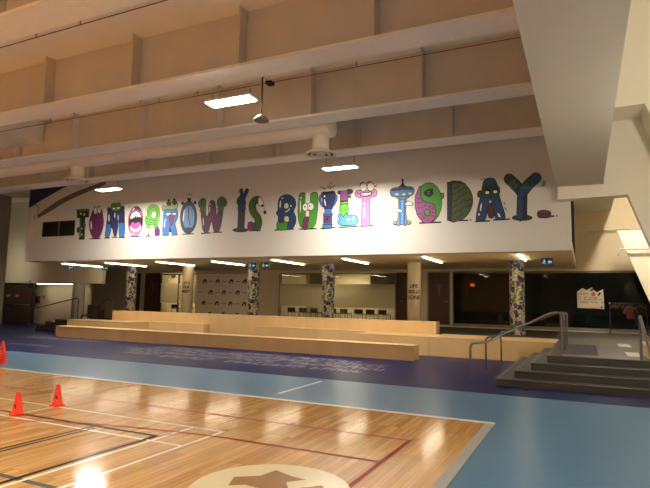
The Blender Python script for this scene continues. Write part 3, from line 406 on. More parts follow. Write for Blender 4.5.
 ('eye','cream',0,[220,822,219,812,214,803,208,797,199,793,190,792,180,794,171,799,164,806,159,815,158,825,159,835,163,843,170,850,178,854,188,855,197,853,206,848,213,841,218,831]),
]),
('U',-8.364,3.937,[
 ('shadow_line','black',0,[-301,2,325,-3,337,0,345,7,347,18,343,28,334,36,322,39,-304,45,-316,42,-324,35,-326,24,-323,13,-313,5]),
 ('body','green',1,[-351,1102,-338,1196,-315,1237,-265,1267,-207,1272,-149,1259,-101,1203,-81,1051,-66,889,-33,780,3,729,37,778,63,881,67,1020,73,1152,110,1216,161,1247,226,1258,289,1246,335,1227,364,1152,372,948,366,709,351,506,325,328,290,185,233,83,137,36,21,26,-104,38,-217,82,-284,163,-327,281,-358,440,-372,633,-367,881]),
 ('throat','cream',0,[-101,1203,-76,1240,80,1229,73,1152,75,416,-80,424]),
 ('eye','white',1,[23,759,19,719,4,683,-20,655,-51,638,-85,633,-120,642,-152,662,-178,693,-195,731,-202,772,-197,813,-182,849,-158,877,-127,894,-92,898,-57,889,-26,869,0,838,17,800]),
 ('eye','white',1,[224,771,220,733,204,699,179,674,148,658,112,654,76,662,43,681,17,710,-1,746,-7,784,-3,822,13,856,38,882,70,898,106,902,142,893,174,874,201,845,218,809]),
 ('pupil','black',0,[-81,781,-82,772,-85,765,-91,759,-98,756,-106,755,-114,757,-121,761,-127,767,-131,775,-133,784,-132,792,-128,799,-122,805,-115,809,-107,809,-99,808,-92,803,-86,797,-82,789]),
 ('pupil','black',0,[91,794,90,786,87,778,81,773,74,769,66,768,58,770,51,774,45,781,41,789,40,797,41,805,44,813,50,818,57,822,65,823,73,821,80,817,86,810,90,802]),
 ('nose','cream',1,[-68,636,61,629,58,410,-71,408]),
 ('tongue','mauve',1,[-105,406,-53,427,9,427,50,410,53,374,36,322,19,265,11,200,3,130,-10,74,-32,35,-59,10,-85,0,-111,6,-137,28,-156,60,-167,104,-172,158,-169,215,-157,283,-136,355]),
 ('tongue_line','darkpurple',0,[-44,385,-55,334,-70,262,-82,193,-86,133,-86,77,-86,38,-85,35,-82,32,-78,30,-73,31,-70,34,-69,37,-69,76,-69,131,-65,191,-53,258,-38,330,-27,381,-27,385,-30,389,-34,391,-38,391,-42,389]),
 ('shine','white',0,[-260,822,-259,750,-260,685,-263,633,-269,600,-275,589,-282,601,-289,635,-295,687,-300,752,-304,825,-305,897,-303,963,-300,1014,-295,1047,-288,1059,-281,1047,-274,1013,-268,960,-263,895]),
 ('shine','white',0,[-233,1102,-234,1091,-238,1082,-245,1074,-253,1070,-262,1069,-272,1071,-281,1077,-288,1085,-292,1095,-294,1106,-293,1117,-289,1126,-282,1134,-274,1138,-264,1139,-255,1137,-246,1131,-239,1123,-235,1113]),
]),
('I',-7.614,3.954,[
 ('shadow_line','black',0,[-231,-22,265,-11,275,-9,282,-2,284,8,280,17,272,24,262,26,-234,16,-245,13,-252,6,-254,-3,-250,-13,-242,-20]),
 ('handle','blue',1,[-209,1149,-234,1144,-273,1133,-309,1106,-326,1062,-333,1010,-326,951,-298,884,-259,815,-224,763,-192,735,-161,728,-147,728,-133,732,-123,742,-120,755,-126,768,-137,778,-152,782,-161,782,-164,780,-177,792,-208,838,-245,903,-269,960,-274,1005,-268,1046,-258,1073,-242,1085,-215,1091,-191,1096,-178,1102,-171,1114,-172,1128,-180,1140,-193,1148]),
 ('handle','blue',1,[204,1091,228,1077,258,1060,273,1043,276,1015,270,972,259,929,240,885,215,840,194,806,181,789,171,781,164,776,155,766,154,752,161,739,173,730,188,728,201,733,210,739,226,752,244,775,267,812,293,860,314,909,327,958,333,1009,327,1058,295,1098,255,1122,229,1136,215,1140,200,1137,191,1127,188,1114,192,1101]),
 ('cup','navy',1,[-227,1213,-173,1227,-92,1220,-9,1213,78,1220,167,1228,231,1211,254,1155,252,1075,244,997,234,933,217,872,198,811,182,739,163,667,128,617,61,597,-21,599,-88,622,-124,671,-143,741,-159,813,-178,884,-193,957,-206,1027,-224,1098,-239,1165]),
 ('rim','blackish',0,[-219,1227,231,1227,232,1143,-209,1142]),
 ('neck','blue',1,[-80,629,-23,641,54,643,111,633,126,608,122,571,121,534,146,497,175,459,165,434,76,425,-53,428,-143,442,-152,468,-121,503,-95,538,-94,572,-97,605]),
 ('base','slateblue',1,[-134,441,156,442,155,95,-135,99]),
 ('foot','blue',1,[-160,108,171,109,157,0,-166,2]),
 ('plate','mauve',1,[-108,379,75,378,78,219,-104,219]),
 ('plate_mark','blackish',0,[35,296,33,282,26,270,16,260,2,255,-13,253,-29,256,-43,263,-54,274,-62,287,-64,301,-62,315,-55,327,-45,337,-31,343,-15,344,0,341,14,334,25,324,33,310]),
 ('shine','white',0,[-77,869,-71,831,-67,797,-67,770,-70,752,-76,745,-85,750,-95,767,-107,793,-117,827,-127,864,-133,902,-137,937,-137,964,-134,982,-128,989,-119,984,-108,967,-97,941,-87,907]),
 ('shine','white',0,[-90,1073,-91,1061,-96,1051,-103,1043,-112,1038,-122,1037,-133,1039,-142,1045,-150,1054,-155,1065,-157,1077,-156,1089,-151,1099,-144,1107,-135,1112,-124,1113,-114,1111,-104,1105,-97,1096,-92,1085]),
 ('arrow','black',0,[-299,1402,-99,1310,-94,1309,-89,1311,-86,1314,-85,1319,-87,1324,-91,1327,-291,1419,-297,1420,-302,1419,-305,1415,-306,1410,-304,1405]),
 ('arrow','black',0,[116,1553,-5,1347,-6,1343,-4,1338,0,1334,5,1333,10,1334,14,1337,134,1543,135,1547,134,1552,130,1556,124,1557,119,1556]),
 ('arrow','black',0,[253,1438,90,1328,87,1324,86,1319,88,1315,93,1311,98,1311,103,1312,266,1422,269,1426,270,1431,268,1436,263,1439,258,1440]),
 ('arrow_head','black',0,[-78,1310,-154,1308,-130,1375]),
 ('arrow_head','black',0,[-3,1320,-22,1398,46,1370]),
 ('arrow_head','black',0,[72,1307,87,1374,146,1332]),
]),
('L',-6.891,4.02,[
 ('shadow_line','black',0,[-295,-81,349,-72,358,-70,364,-63,366,-55,363,-46,356,-40,346,-38,-298,-46,-307,-48,-314,-55,-316,-63,-312,-72,-305,-78]),
 ('band_end','darkblue',1,[-252,1102,-254,1088,-262,1075,-275,1066,-292,1060,-310,1059,-328,1063,-345,1071,-358,1082,-367,1096,-370,1110,-367,1125,-359,1137,-346,1147,-330,1152,-312,1154,-293,1150,-277,1142,-263,1131,-255,1117]),
 ('band_end','darkblue',1,[-31,1173,18,1181,85,1174,136,1161,156,1140,161,1113,158,1089,150,1071,134,1056,109,1046,65,1039,11,1036,-28,1048,-45,1085,-47,1137]),
 ('sleeve','orchid',1,[-269,1143,-18,1148,-12,821,-263,806]),
 ('band','black',0,[-271,814,-4,828,-3,782,-271,767]),
 ('stripe','limegreen',1,[-271,767,-3,782,-2,727,-269,712]),
 ('band','black',0,[-269,712,-2,727,-1,689,-269,666]),
 ('body','limegreen',1,[-269,666,-136,710,-1,681,26,539,12,386,-11,329,-45,312,-83,321,-120,335,-139,311,-161,295,-214,315,-263,377,-289,526]),
 ('stripe','green',0,[-233,586,-191,583,-189,436,-231,438]),
 ('stripe','green',0,[-91,593,-50,591,-47,443,-89,446]),
 ('foot','sky',1,[-330,346,-295,368,-246,369,-198,317,-152,271,-122,292,-95,334,-62,374,-30,396,-12,356,22,309,111,310,211,314,292,289,351,246,370,179,361,108,336,50,281,9,177,2,52,7,-79,0,-198,2,-276,32,-325,74,-343,124,-335,171,-290,194,-252,214,-275,245,-312,279,-330,315]),
 ('nail','white',1,[-18,203,21,218,74,232,114,235,131,219,135,194,123,173,82,162,25,155,-17,156,-33,168,-33,186]),
 ('nail','white',0,[254,197,252,181,247,166,238,155,226,148,214,146,201,149,190,157,180,169,174,185,172,201,174,218,179,232,188,244,199,251,212,253,225,250,236,242,246,229,252,214]),
 ('drop','green',1,[102,942,101,928,95,915,87,905,77,899,66,898,54,901,43,908,35,919,29,932,27,947,29,961,34,974,42,984,53,989,64,991,76,988,86,981,95,970,100,956]),
]),
('T',-6.264,3.955,[
 ('shadow_line','black',0,[-148,-13,260,-7,270,-4,278,4,280,14,276,24,268,32,257,35,-151,29,-162,26,-170,18,-172,8,-168,-2,-159,-10]),
 ('shadow_dot','black',0,[357,10,356,5,352,1,346,-2,338,-4,330,-4,321,-3,313,-1,307,3,303,7,302,12,303,17,307,21,313,24,321,25,329,26,338,25,345,22,352,19,356,14]),
 ('body','pink',1,[-130,923,-189,968,-261,962,-319,988,-360,1023,-373,1081,-362,1139,-326,1177,-264,1194,-169,1174,-60,1149,44,1152,141,1165,218,1185,280,1193,332,1166,365,1119,373,1051,358,986,318,958,263,943,194,950,136,914,130,746,141,525,148,278,146,71,121,10,75,6,-6,0,-85,13,-120,36,-135,103,-137,260,-132,464,-123,714]),
 ('eye','cream',1,[27,1281,22,1241,6,1205,-18,1178,-50,1162,-85,1158,-120,1167,-152,1188,-178,1219,-194,1257,-201,1298,-196,1338,-180,1373,-155,1400,-123,1416,-88,1420,-53,1411,-21,1390,4,1359,21,1321]),
 ('eye','cream',1,[276,1278,271,1238,255,1203,231,1176,200,1160,165,1156,130,1165,99,1185,73,1216,57,1254,51,1294,56,1334,72,1369,96,1396,127,1413,162,1416,197,1407,228,1386,253,1356,270,1318]),
 ('eyebrow','black',0,[-199,1368,-188,1385,-172,1408,-155,1423,-133,1429,-107,1431,-87,1432,-81,1434,-77,1438,-77,1444,-79,1450,-84,1454,-90,1455,-110,1454,-140,1452,-169,1444,-191,1424,-209,1399,-220,1382,-222,1377,-221,1371,-216,1366,-210,1364,-204,1365]),
 ('eyebrow','black',0,[43,1395,56,1409,76,1429,95,1442,117,1445,143,1444,162,1443,168,1444,172,1448,174,1454,172,1460,167,1464,161,1466,142,1467,113,1468,84,1463,59,1447,38,1426,24,1411,21,1406,22,1400,26,1395,31,1392,38,1392]),
 ('mouth','darkpurple',1,[-189,1081,-149,1086,-87,1084,-19,1084,59,1095,142,1108,198,1108,211,1082,197,1042,167,1011,118,994,52,986,-10,984,-65,990,-117,1002,-156,1017,-183,1038,-197,1063]),
 ('teeth','white',0,[-173,1072,190,1093,159,1026,-2,999,-140,1024]),
 ('tooth_gap','darkpurple',0,[-76,1081,-59,1080,-58,1003,-75,1004]),
 ('tooth_gap','darkpurple',0,[21,1086,37,1084,39,996,22,997]),
 ('tooth_gap','darkpurple',0,[102,1091,118,1090,111,1014,95,1016]),
 ('shine','white',0,[-15,458,-15,402,-19,351,-24,311,-32,285,-40,277,-49,286,-58,312,-64,353,-69,404,-71,461,-71,517,-67,568,-62,608,-54,634,-45,643,-37,633,-28,607,-22,566,-17,514]),
 ('shine','white',0,[-18,733,-20,718,-23,706,-30,696,-37,690,-46,688,-55,691,-63,698,-69,709,-73,722,-75,736,-74,750,-70,763,-64,772,-56,778,-47,780,-38,777,-31,770,-24,760,-20,747]),
 ('spot','plum',0,[-255,1093,-256,1084,-259,1075,-265,1069,-271,1065,-279,1064,-286,1066,-293,1071,-299,1078,-303,1087,-304,1096,-303,1106,-299,1114,-294,1121,-287,1125,-280,1126,-272,1124,-265,1119,-260,1112,-256,1103]),
 ('motion_mark','black',0,[321,1274,400,1321,403,1325,404,1330,402,1334,398,1338,393,1339,388,1338,309,1290,306,1287,305,1282,307,1277,311,1274,316,1273]),
 ('motion_mark','black',0,[319,1273,391,1237,396,1236,401,1238,404,1241,405,1246,403,1251,399,1254,327,1290,322,1291,317,1290,314,1286,313,1281,315,1277]),
]),
('T',-5.049,3.925,[
 ('hedge','limegreen',1,[-118,89,-122,73,-134,59,-153,48,-177,42,-203,40,-230,44,-254,53,-273,65,-285,80,-289,97,-285,113,-273,127,-254,138,-230,144,-204,146,-178,142,-154,133,-135,121,-123,106]),
 ('hedge','limegreen',1,[287,86,283,70,273,56,256,45,235,39,211,37,188,41,167,49,150,61,139,76,135,93,139,109,149,123,166,134,187,140,211,141,234,138,256,129,272,117,283,102]),
 ('ground','blackish',0,[-273,43,265,31,270,33,274,37,276,42,274,48,270,52,264,54,-274,66,-279,65,-284,60,-285,55,-283,49,-279,45]),
 ('leg','lavender',1,[-108,861,-95,896,-76,899,-61,858,-54,755,-51,610,-51,461,-51,307,-53,151,-64,42,-94,2,-133,9,-157,46,-151,116,-130,215,-112,314,-104,401,-100,488,-98,577,-102,680,-108,786]),
 ('leg','lavender',1,[93,859,109,905,128,900,139,856,132,764,117,631,110,490,126,331,150,165,158,47,134,0,94,1,66,44,63,137,72,273,80,417,83,575,86,742]),
 ('shaft','blue',1,[-61,869,93,867,74,43,-56,41]),
 ('shaft_panel','sky',0,[-22,851,47,851,36,52,-18,51]),
 ('underside','steel',1,[-186,945,-69,950,99,946,215,934,234,910,203,879,162,855,123,843,74,840,24,841,-28,847,-80,858,-123,873,-168,897,-203,926]),
 ('deck','steelblue',1,[-383,1088,-379,1128,-362,1164,-329,1191,-275,1206,-206,1211,-133,1215,-58,1222,21,1228,99,1228,180,1221,259,1209,321,1189,357,1161,374,1127,382,1091,383,1053,374,1014,352,981,317,954,268,933,200,920,98,916,-25,920,-131,927,-209,930,-271,936,-319,954,-354,992,-375,1042]),
 ('window','cream2',0,[-108,1001,-111,990,-119,981,-131,975,-146,971,-163,970,-180,973,-195,979,-207,987,-215,997,-218,1008,-215,1019,-207,1028,-195,1034,-180,1038,-163,1039,-146,1036,-131,1030,-119,1022,-111,1012]),
 ('window','cream2',0,[116,986,113,975,105,966,93,960,79,956,62,955,45,958,30,964,18,972,10,982,8,993,10,1003,18,1012,30,1019,45,1023,62,1023,78,1020,93,1015,105,1006,113,996]),
 ('window','cream2',0,[307,995,304,986,298,978,288,972,275,969,261,968,247,971,234,976,224,983,217,992,215,1001,217,1011,224,1018,234,1024,247,1028,261,1028,275,1026,288,1021,298,1013,304,1005]),
 ('rim','darkblue',0,[-328,1176,-279,1188,-208,1194,-133,1200,-58,1207,21,1213,99,1213,181,1205,262,1191,321,1174,356,1152,369,1128,352,1112,288,1113,193,1123,99,1130,19,1128,-59,1122,-133,1116,-208,1110,-279,1104,-328,1107,-350,1126,-350,1154]),
 ('roof','blackish',0,[-157,1217,-48,1285,-10,1343,60,1337,91,1274,214,1212]),
 ('mast','black',0,[-10,1480,48,1475,52,1292,-9,1297]),
 ('cloud','white',1,[-284,474,-271,489,-251,503,-230,516,-210,530,-189,543,-168,551,-148,549,-128,542,-106,532,-76,520,-45,505,-20,490,-3,471,6,451,-5,436,-48,430,-110,430,-167,430,-211,427,-249,425,-276,428,-289,440,-290,457]),
 ('cloud','white',1,[117,670,128,685,144,703,163,719,182,735,202,748,224,753,247,744,271,727,292,711,311,700,328,690,338,679,341,666,337,653,323,642,294,637,254,634,217,634,182,633,149,635,125,639,114,647,113,657]),
]),
('O',-4.182,3.981,[
 ('shadow_line','black',0,[-301,-21,344,-20,356,-17,364,-9,367,3,363,15,354,24,342,27,-303,27,-315,24,-324,15,-326,3,-322,-9,-313,-18]),
 ('ear','steel',1,[439,805,437,780,431,758,421,741,409,730,396,727,382,732,370,744,361,763,355,786,352,811,355,835,361,857,371,875,383,885,396,888,409,883,422,871,431,853,437,830]),
 ('body','green',1,[373,569,343,383,278,219,182,94,66,18,-60,0,-184,42,-294,141,-378,287,-427,466,-438,661,-408,851,-340,1018,-242,1145,-123,1219,5,1233,128,1186,235,1084,317,937,364,760]),
 ('half','orchid2',1,[-274,1143,-292,1139,-320,1098,-349,1044,-379,982,-410,906,-431,826,-440,742,-439,653,-431,565,-416,476,-395,387,-366,301,-328,217,-282,136,-235,73,-188,34,-138,11,-87,1,-31,0,27,11,78,37,122,80,158,137,184,200,198,271,201,348,192,418,171,477,139,529,97,570,41,594,-25,607,-87,626,-143,657,-194,694,-236,739,-264,789,-283,846,-292,910,-288,995,-276,1088]),
 ('eye','green',1,[16,311,12,281,1,255,-17,235,-40,223,-65,219,-90,225,-113,240,-131,262,-142,289,-146,319,-142,349,-131,375,-113,395,-90,407,-65,411,-40,404,-17,390,1,368,12,340]),
 ('eye_shadow','blackish',0,[-146,308,-147,294,-139,262,-124,233,-103,214,-77,198,-50,193,-23,205,3,228,23,252,35,278,40,305,38,317,29,299,13,265,-6,239,-29,226,-54,222,-80,228,-106,253,-131,289]),
 ('gem','blackish',1,[-147,955,-32,1021,90,1031,105,882,2,805,-132,880]),
 ('gem_face','mauve',0,[-87,981,31,1002,38,935,-65,927]),
 ('gem_face','deepblue',0,[-102,915,46,912,2,841,-87,877]),
 ('squiggle','darkpurple',0,[-380,621,-370,629,-357,638,-351,640,-344,632,-334,613,-326,599,-323,595,-318,593,-314,594,-310,597,-309,602,-310,606,-317,621,-329,642,-345,658,-366,655,-382,644,-392,636,-395,633,-395,628,-393,623,-389,620,-384,620]),
 ('squiggle','darkpurple',0,[-279,652,-269,643,-253,631,-233,626,-217,640,-205,659,-198,672,-197,677,-198,682,-202,685,-206,687,-211,685,-214,682,-222,669,-232,651,-239,644,-245,647,-257,657,-267,666,-272,668,-276,668,-280,666,-282,661,-282,657]),
 ('squiggle','darkpurple',0,[-372,461,-362,469,-349,478,-343,480,-336,472,-326,453,-319,439,-315,435,-311,433,-306,434,-302,437,-301,442,-302,447,-310,461,-321,482,-337,497,-358,495,-374,484,-384,476,-387,472,-387,468,-385,463,-381,460,-376,459]),
 ('squiggle','darkpurple',0,[-279,475,-269,466,-253,453,-233,448,-217,462,-205,481,-198,495,-197,499,-198,504,-202,508,-206,509,-211,508,-214,504,-221,491,-232,474,-239,466,-245,469,-257,479,-267,488,-271,490,-276,490,-280,488,-282,483,-282,479]),
 ('squiggle','darkpurple',0,[-155,523,-146,530,-133,539,-127,542,-120,533,-110,515,-103,500,-99,497,-95,495,-90,496,-87,499,-85,503,-86,508,-94,523,-105,543,-121,559,-142,556,-157,546,-167,538,-170,534,-170,529,-168,525,-164,522,-160,521]),
 ('squiggle','darkpurple',0,[-27,490,-17,481,-1,468,19,463,35,477,46,496,54,510,55,514,53,519,50,522,45,524,41,523,37,519,30,506,20,489,13,481,7,484,-5,494,-15,503,-19,505,-24,505,-28,503,-30,498,-29,494]),
 ('squiggle','darkpurple',0,[73,418,83,425,95,434,101,437,108,428,118,410,125,396,129,392,133,390,138,391,141,394,143,399,142,403,134,418,123,438,107,454,87,451,72,440,62,433,59,429,59,424,61,420,64,417,69,416]),
 ('squiggle','darkpurple',0,[-316,292,-306,283,-290,270,-270,265,-254,279,-242,299,-235,312,-234,317,-235,321,-239,325,-243,326,-248,325,-251,322,-258,308,-269,291,-276,283,-282,286,-294,297,-304,305,-308,307,-313,307,-317,305,-319,300,-319,296]),
 ('squiggle','darkpurple',0,[-192,130,-182,138,-170,147,-164,150,-157,141,-147,123,-139,109,-136,105,-132,103,-127,104,-123,107,-122,112,-123,117,-131,131,-142,151,-158,167,-178,164,-194,153,-204,145,-207,141,-207,137,-205,132,-201,129,-196,129]),
 ('squiggle','darkpurple',0,[-85,89,-75,80,-60,68,-40,63,-24,77,-13,96,-5,110,-4,114,-6,119,-9,122,-14,123,-18,122,-21,119,-29,106,-39,88,-46,81,-52,84,-64,94,-74,102,-78,104,-83,104,-87,102,-89,97,-88,93]),
 ('squiggle','darkpurple',0,[66,191,76,199,88,208,94,210,101,202,111,184,118,169,121,166,126,164,130,165,134,168,135,173,134,177,127,192,115,212,100,227,80,224,64,214,54,206,52,202,51,197,53,193,57,190,62,189]),
 ('squiggle','darkpurple',0,[-361,758,-351,765,-339,774,-333,777,-326,768,-315,749,-308,735,-305,731,-300,730,-295,730,-292,733,-290,738,-291,743,-299,757,-310,778,-327,794,-347,792,-363,781,-373,773,-376,769,-376,765,-374,760,-370,757,-366,756]),
 ('squiggle','darkpurple',0,[-244,196,-234,203,-222,212,-216,215,-209,206,-199,188,-191,174,-188,170,-184,168,-179,169,-175,172,-174,177,-175,182,-183,196,-194,216,-210,232,-230,229,-246,218,-256,210,-259,207,-259,202,-257,197,-253,195,-249,194]),
 ('squiggle','darkpurple',0,[84,307,94,299,109,286,129,281,145,295,156,314,163,328,164,332,163,337,160,340,155,342,150,341,147,337,140,324,130,307,123,299,117,302,105,312,95,321,91,323,86,323,82,320,80,316,81,311]),
]),
('D',-3.257,3.967,[
 ('shadow_line','black',0,[-211,20,223,17,234,20,241,28,244,39,241,50,232,58,222,61,-213,65,-223,62,-231,54,-234,43,-231,32,-222,23]),
 ('shadow_dot','black',0,[335,39,333,33,329,27,323,22,316,19,308,19,300,20,292,23,286,29,283,35,281,42,283,49,286,54,292,59,300,62,308,63,316,61,324,58,330,52,333,46]),
 ('spine','navy2',1,[-362,1211,-218,1154,-234,21,-366,72]),
 ('top','navy2',1,[-362,1211,-195,1243,14,1215,176,1124,-218,1143]),
 ('body','green2',1,[-218,1154,-173,1192,-109,1183,-41,1163,31,1148,107,1121,176,1080,235,1018,286,941,325,857,352,768,366,672,366,577,349,484,318,391,278,306,230,229,174,160,115,105,53,70,-13,50,-75,36,-136,15,-194,0,-234,21,-246,98,-239,212,-233,334,-231,458,-228,590,-225,726,-229,882,-233,1041]),
 ('blotch','plum',0,[-192,986,-165,989,-125,993,-84,1004,-48,1027,-18,1053,1,1071,9,1084,9,1100,2,1114,-12,1124,-27,1125,-41,1118,-60,1101,-86,1077,-110,1061,-139,1054,-174,1050,-201,1048,-215,1043,-225,1031,-226,1015,-220,1000,-207,989]),
 ('blotch','plum',0,[-182,809,-157,822,-121,840,-84,858,-49,873,-11,888,29,908,69,938,106,971,131,994,139,1007,140,1022,132,1037,119,1046,104,1048,90,1041,65,1019,30,988,-5,961,-38,945,-74,930,-111,915,-150,896,-186,878,-212,865,-223,855,-227,839,-224,824,-213,811,-198,806]),
 ('blotch','plum',0,[-180,604,-153,608,-112,617,-69,637,-40,673,-21,710,-3,733,21,743,57,751,102,768,152,799,201,836,236,862,245,874,247,889,241,904,229,915,214,917,200,912,165,887,117,851,73,823,38,811,0,802,-41,783,-71,746,-91,709,-107,686,-133,676,-167,669,-194,665,-208,658,-216,645,-217,629,-209,614,-196,605]),
 ('blotch','plum',0,[-179,409,-163,423,-139,442,-116,459,-90,473,-62,488,-42,497,-31,508,-26,523,-29,538,-40,550,-55,556,-70,553,-91,543,-120,528,-150,511,-177,492,-202,471,-219,457,-228,444,-229,429,-222,414,-209,404,-193,402]),
 ('blotch','plum',0,[42,543,67,568,101,601,127,619,148,614,184,597,232,589,277,609,311,637,333,657,341,670,342,685,335,700,322,709,307,711,293,704,272,685,244,661,221,650,200,656,162,673,111,678,63,651,24,614,-1,588,-9,574,-8,558,0,544,14,536,29,535]),
 ('blotch','plum',0,[-166,210,-145,234,-115,265,-87,288,-55,296,-12,301,35,316,74,352,102,393,121,420,125,435,122,451,112,463,98,469,82,466,71,457,53,430,28,394,3,369,-26,361,-68,357,-115,343,-157,312,-190,277,-212,252,-219,239,-218,223,-209,209,-195,201,-179,202]),
 ('blotch','plum',0,[177,415,200,418,235,424,271,434,301,454,326,476,343,491,351,503,351,519,344,533,331,542,316,544,302,537,287,523,265,504,245,490,220,483,189,479,166,475,152,469,144,457,142,441,149,427,162,417]),
 ('blotch','plum',0,[-171,45,-145,50,-105,60,-64,77,-32,104,-8,132,12,151,41,162,76,170,102,176,115,183,123,196,123,212,116,226,102,234,87,235,60,230,21,220,-20,204,-51,176,-75,148,-96,130,-125,118,-160,110,-186,105,-200,97,-208,84,-208,68,-200,54,-187,45]),
]),
('A',-2.386,3.958,[
 ('shadow_line','black',0,[-425,-23,-26,-24,-16,-21,-9,-14,-6,-3,-9,8,-17,16,-27,19,-426,21,-436,18,-444,10,-446,-1,-443,-12,-435,-20]),
 ('shadow_line','black',0,[88,-3,526,4,536,7,543,15,545,25,542,36,534,44,524,47,86,41,76,38,69,30,66,19,70,8,78,0]),
 ('tongue','mauve2',1,[-53,477,-5,509,58,519,103,495,115,412,109,293,99,197,91,143,80,110,62,90,35,80,2,82,-26,100,-45,140,-58,197,-66,260,-70,335,-70,417]),
 ('body','deepblue',1,[-182,1144,-142,1211,-96,1242,-46,1258,8,1255,73,1242,133,1202,173,1115,202,1005,221,889,240,757,280,594,323,427,366,278,395,155,397,74,368,27,287,11,200,25,157,62,130,141,107,300,82,469,38,602,-9,665,-44,577,-74,423,-101,252,-130,100,-166,35,-214,11,-297,0,-372,19,-397,71,-392,167,-359,333,-315,520,-275,686,-237,845,-210,1008]),
 ('strap','darkgreen',1,[-343,852,-322,878,-292,896,-269,891,-254,848,-246,783,-249,735,-272,718,-307,717,-334,730,-346,764,-349,813]),
 ('goggle','darkgreen',1,[40,858,33,801,14,751,-15,712,-52,688,-92,681,-132,693,-169,722,-197,765,-215,818,-221,877,-214,934,-195,985,-165,1024,-129,1048,-88,1054,-48,1042,-12,1013,17,969,35,916]),
 ('goggle','darkgreen',1,[267,864,261,807,243,757,215,718,180,694,142,688,104,699,69,728,42,771,25,824,20,882,26,939,45,989,73,1028,108,1052,146,1058,184,1046,219,1017,245,974,262,922]),
 ('lens','blackish',0,[-7,862,-11,825,-22,792,-40,766,-62,751,-86,747,-110,754,-132,773,-149,801,-160,835,-163,873,-159,910,-148,943,-130,968,-108,984,-83,988,-59,980,-38,961,-21,933,-10,899]),
 ('lens','blackish',0,[216,868,212,831,201,798,185,773,165,757,143,753,120,760,100,779,85,806,75,841,72,878,76,915,86,948,103,973,123,988,146,993,168,985,188,967,203,939,213,905]),
 ('eye','cream',0,[-23,830,-26,817,-34,805,-47,796,-63,791,-80,790,-98,793,-114,801,-127,811,-135,824,-138,838,-135,851,-126,863,-113,872,-97,877,-79,878,-62,874,-46,867,-33,856,-25,844]),
 ('eye','cream',0,[205,836,202,823,194,811,182,802,166,797,148,796,131,800,115,807,102,817,95,830,92,844,95,857,103,869,116,877,132,882,149,883,167,880,183,873,195,862,203,849]),
 ('shine','cream',0,[-242,403,-248,366,-256,334,-265,309,-273,293,-280,289,-286,296,-289,314,-290,341,-288,374,-284,411,-277,448,-270,480,-261,505,-253,521,-246,525,-240,518,-237,500,-236,473,-238,440]),
 ('shine','cream',0,[-291,201,-293,189,-296,178,-302,170,-310,165,-318,164,-326,166,-333,172,-339,181,-343,191,-344,203,-343,215,-339,226,-333,234,-325,239,-317,240,-309,238,-302,232,-296,223,-292,212]),
 ('shine','cream',0,[265,164,275,143,281,122,284,105,283,92,278,85,269,84,258,90,245,102,232,119,220,139,211,161,204,181,201,199,203,212,208,219,216,219,228,213,240,201,253,184]),
 ('motion_mark','black',0,[-250,1211,-154,1259,-150,1263,-149,1268,-150,1274,-154,1278,-159,1280,-164,1279,-260,1232,-264,1228,-265,1222,-264,1217,-260,1212,-255,1210]),
 ('motion_mark','black',0,[371,528,411,439,414,435,419,433,424,433,428,437,430,442,429,448,390,536,386,540,381,543,376,542,372,538,370,533]),
 ('motion_mark','black',0,[400,352,450,274,454,270,459,269,464,271,467,275,468,280,466,286,417,364,413,367,408,369,403,367,399,363,398,357]),
]),
('Y',-1.491,3.915,[
 ('base','darkgreen',1,[228,76,215,56,179,39,123,26,52,20,-27,20,-107,27,-178,40,-235,58,-272,79,-284,101,-271,122,-234,140,-177,152,-105,158,-25,157,54,150,125,137,181,119,216,98]),
 ('side','navy2',1,[-10,757,109,791,87,73,-22,57]),
 ('arm','navy2',1,[64,923,27,977,-28,1056,-89,1137,-156,1213,-223,1284,-269,1332,-330,1370,-398,1371,-455,1335,-487,1272,-484,1199,-446,1135,-400,1088,-337,1022,-280,958,-229,890,-177,817,-140,764,-87,718,-21,706,40,730,81,785,89,856]),
 ('arm','deepblue',1,[93,721,136,780,196,860,254,931,318,992,390,1053,441,1096,479,1152,486,1222,459,1289,406,1334,341,1345,282,1319,228,1275,150,1209,71,1133,-2,1046,-67,959,-112,899,-137,834,-128,762,-87,703,-25,673,41,680]),
 ('stem','deepblue',1,[-118,817,-84,891,-37,919,39,938,102,930,109,872,90,803,55,799,19,728,14,392,-2,66,-78,0,-150,63,-158,231,-144,445,-136,649]),
 ('wrap','green2',0,[-361,1032,-193,1170,-186,1179,-185,1192,-190,1204,-199,1211,-211,1213,-221,1209,-390,1071,-397,1061,-398,1049,-393,1037,-384,1029,-372,1027]),
 ('wrap','green2',0,[-290,950,-269,1009,-240,1085,-230,1113,-231,1093,-211,1022,-197,966,-191,955,-181,949,-169,948,-159,954,-154,964,-154,977,-168,1033,-189,1110,-236,1162,-281,1109,-311,1029,-333,970,-334,957,-329,946,-319,938,-308,936,-297,941]),
 ('wrap','green2',0,[-246,895,-98,1046,-92,1056,-92,1069,-98,1080,-108,1087,-120,1087,-130,1082,-278,931,-284,921,-284,908,-278,897,-268,890,-256,890]),
 ('wrap','green2',0,[-39,938,177,890,188,891,197,898,202,909,201,921,194,931,184,937,-33,985,-44,984,-53,977,-58,966,-57,954,-50,943]),
 ('wrap','green2',0,[33,988,76,1006,132,1028,147,1037,137,1022,112,964,91,919,89,907,93,895,102,887,113,884,124,887,131,896,152,941,179,1005,179,1069,120,1075,59,1051,15,1033,6,1026,2,1014,4,1002,11,992,22,987]),
 ('wrap','green2',0,[83,1071,218,965,229,960,240,962,249,970,253,981,250,994,243,1003,107,1110,96,1114,85,1113,77,1105,73,1093,75,1081]),
 ('wrap','green2',0,[149,1145,244,1020,254,1013,265,1011,275,1016,282,1026,282,1038,277,1050,182,1174,172,1182,161,1183,151,1179,144,1169,143,1156]),
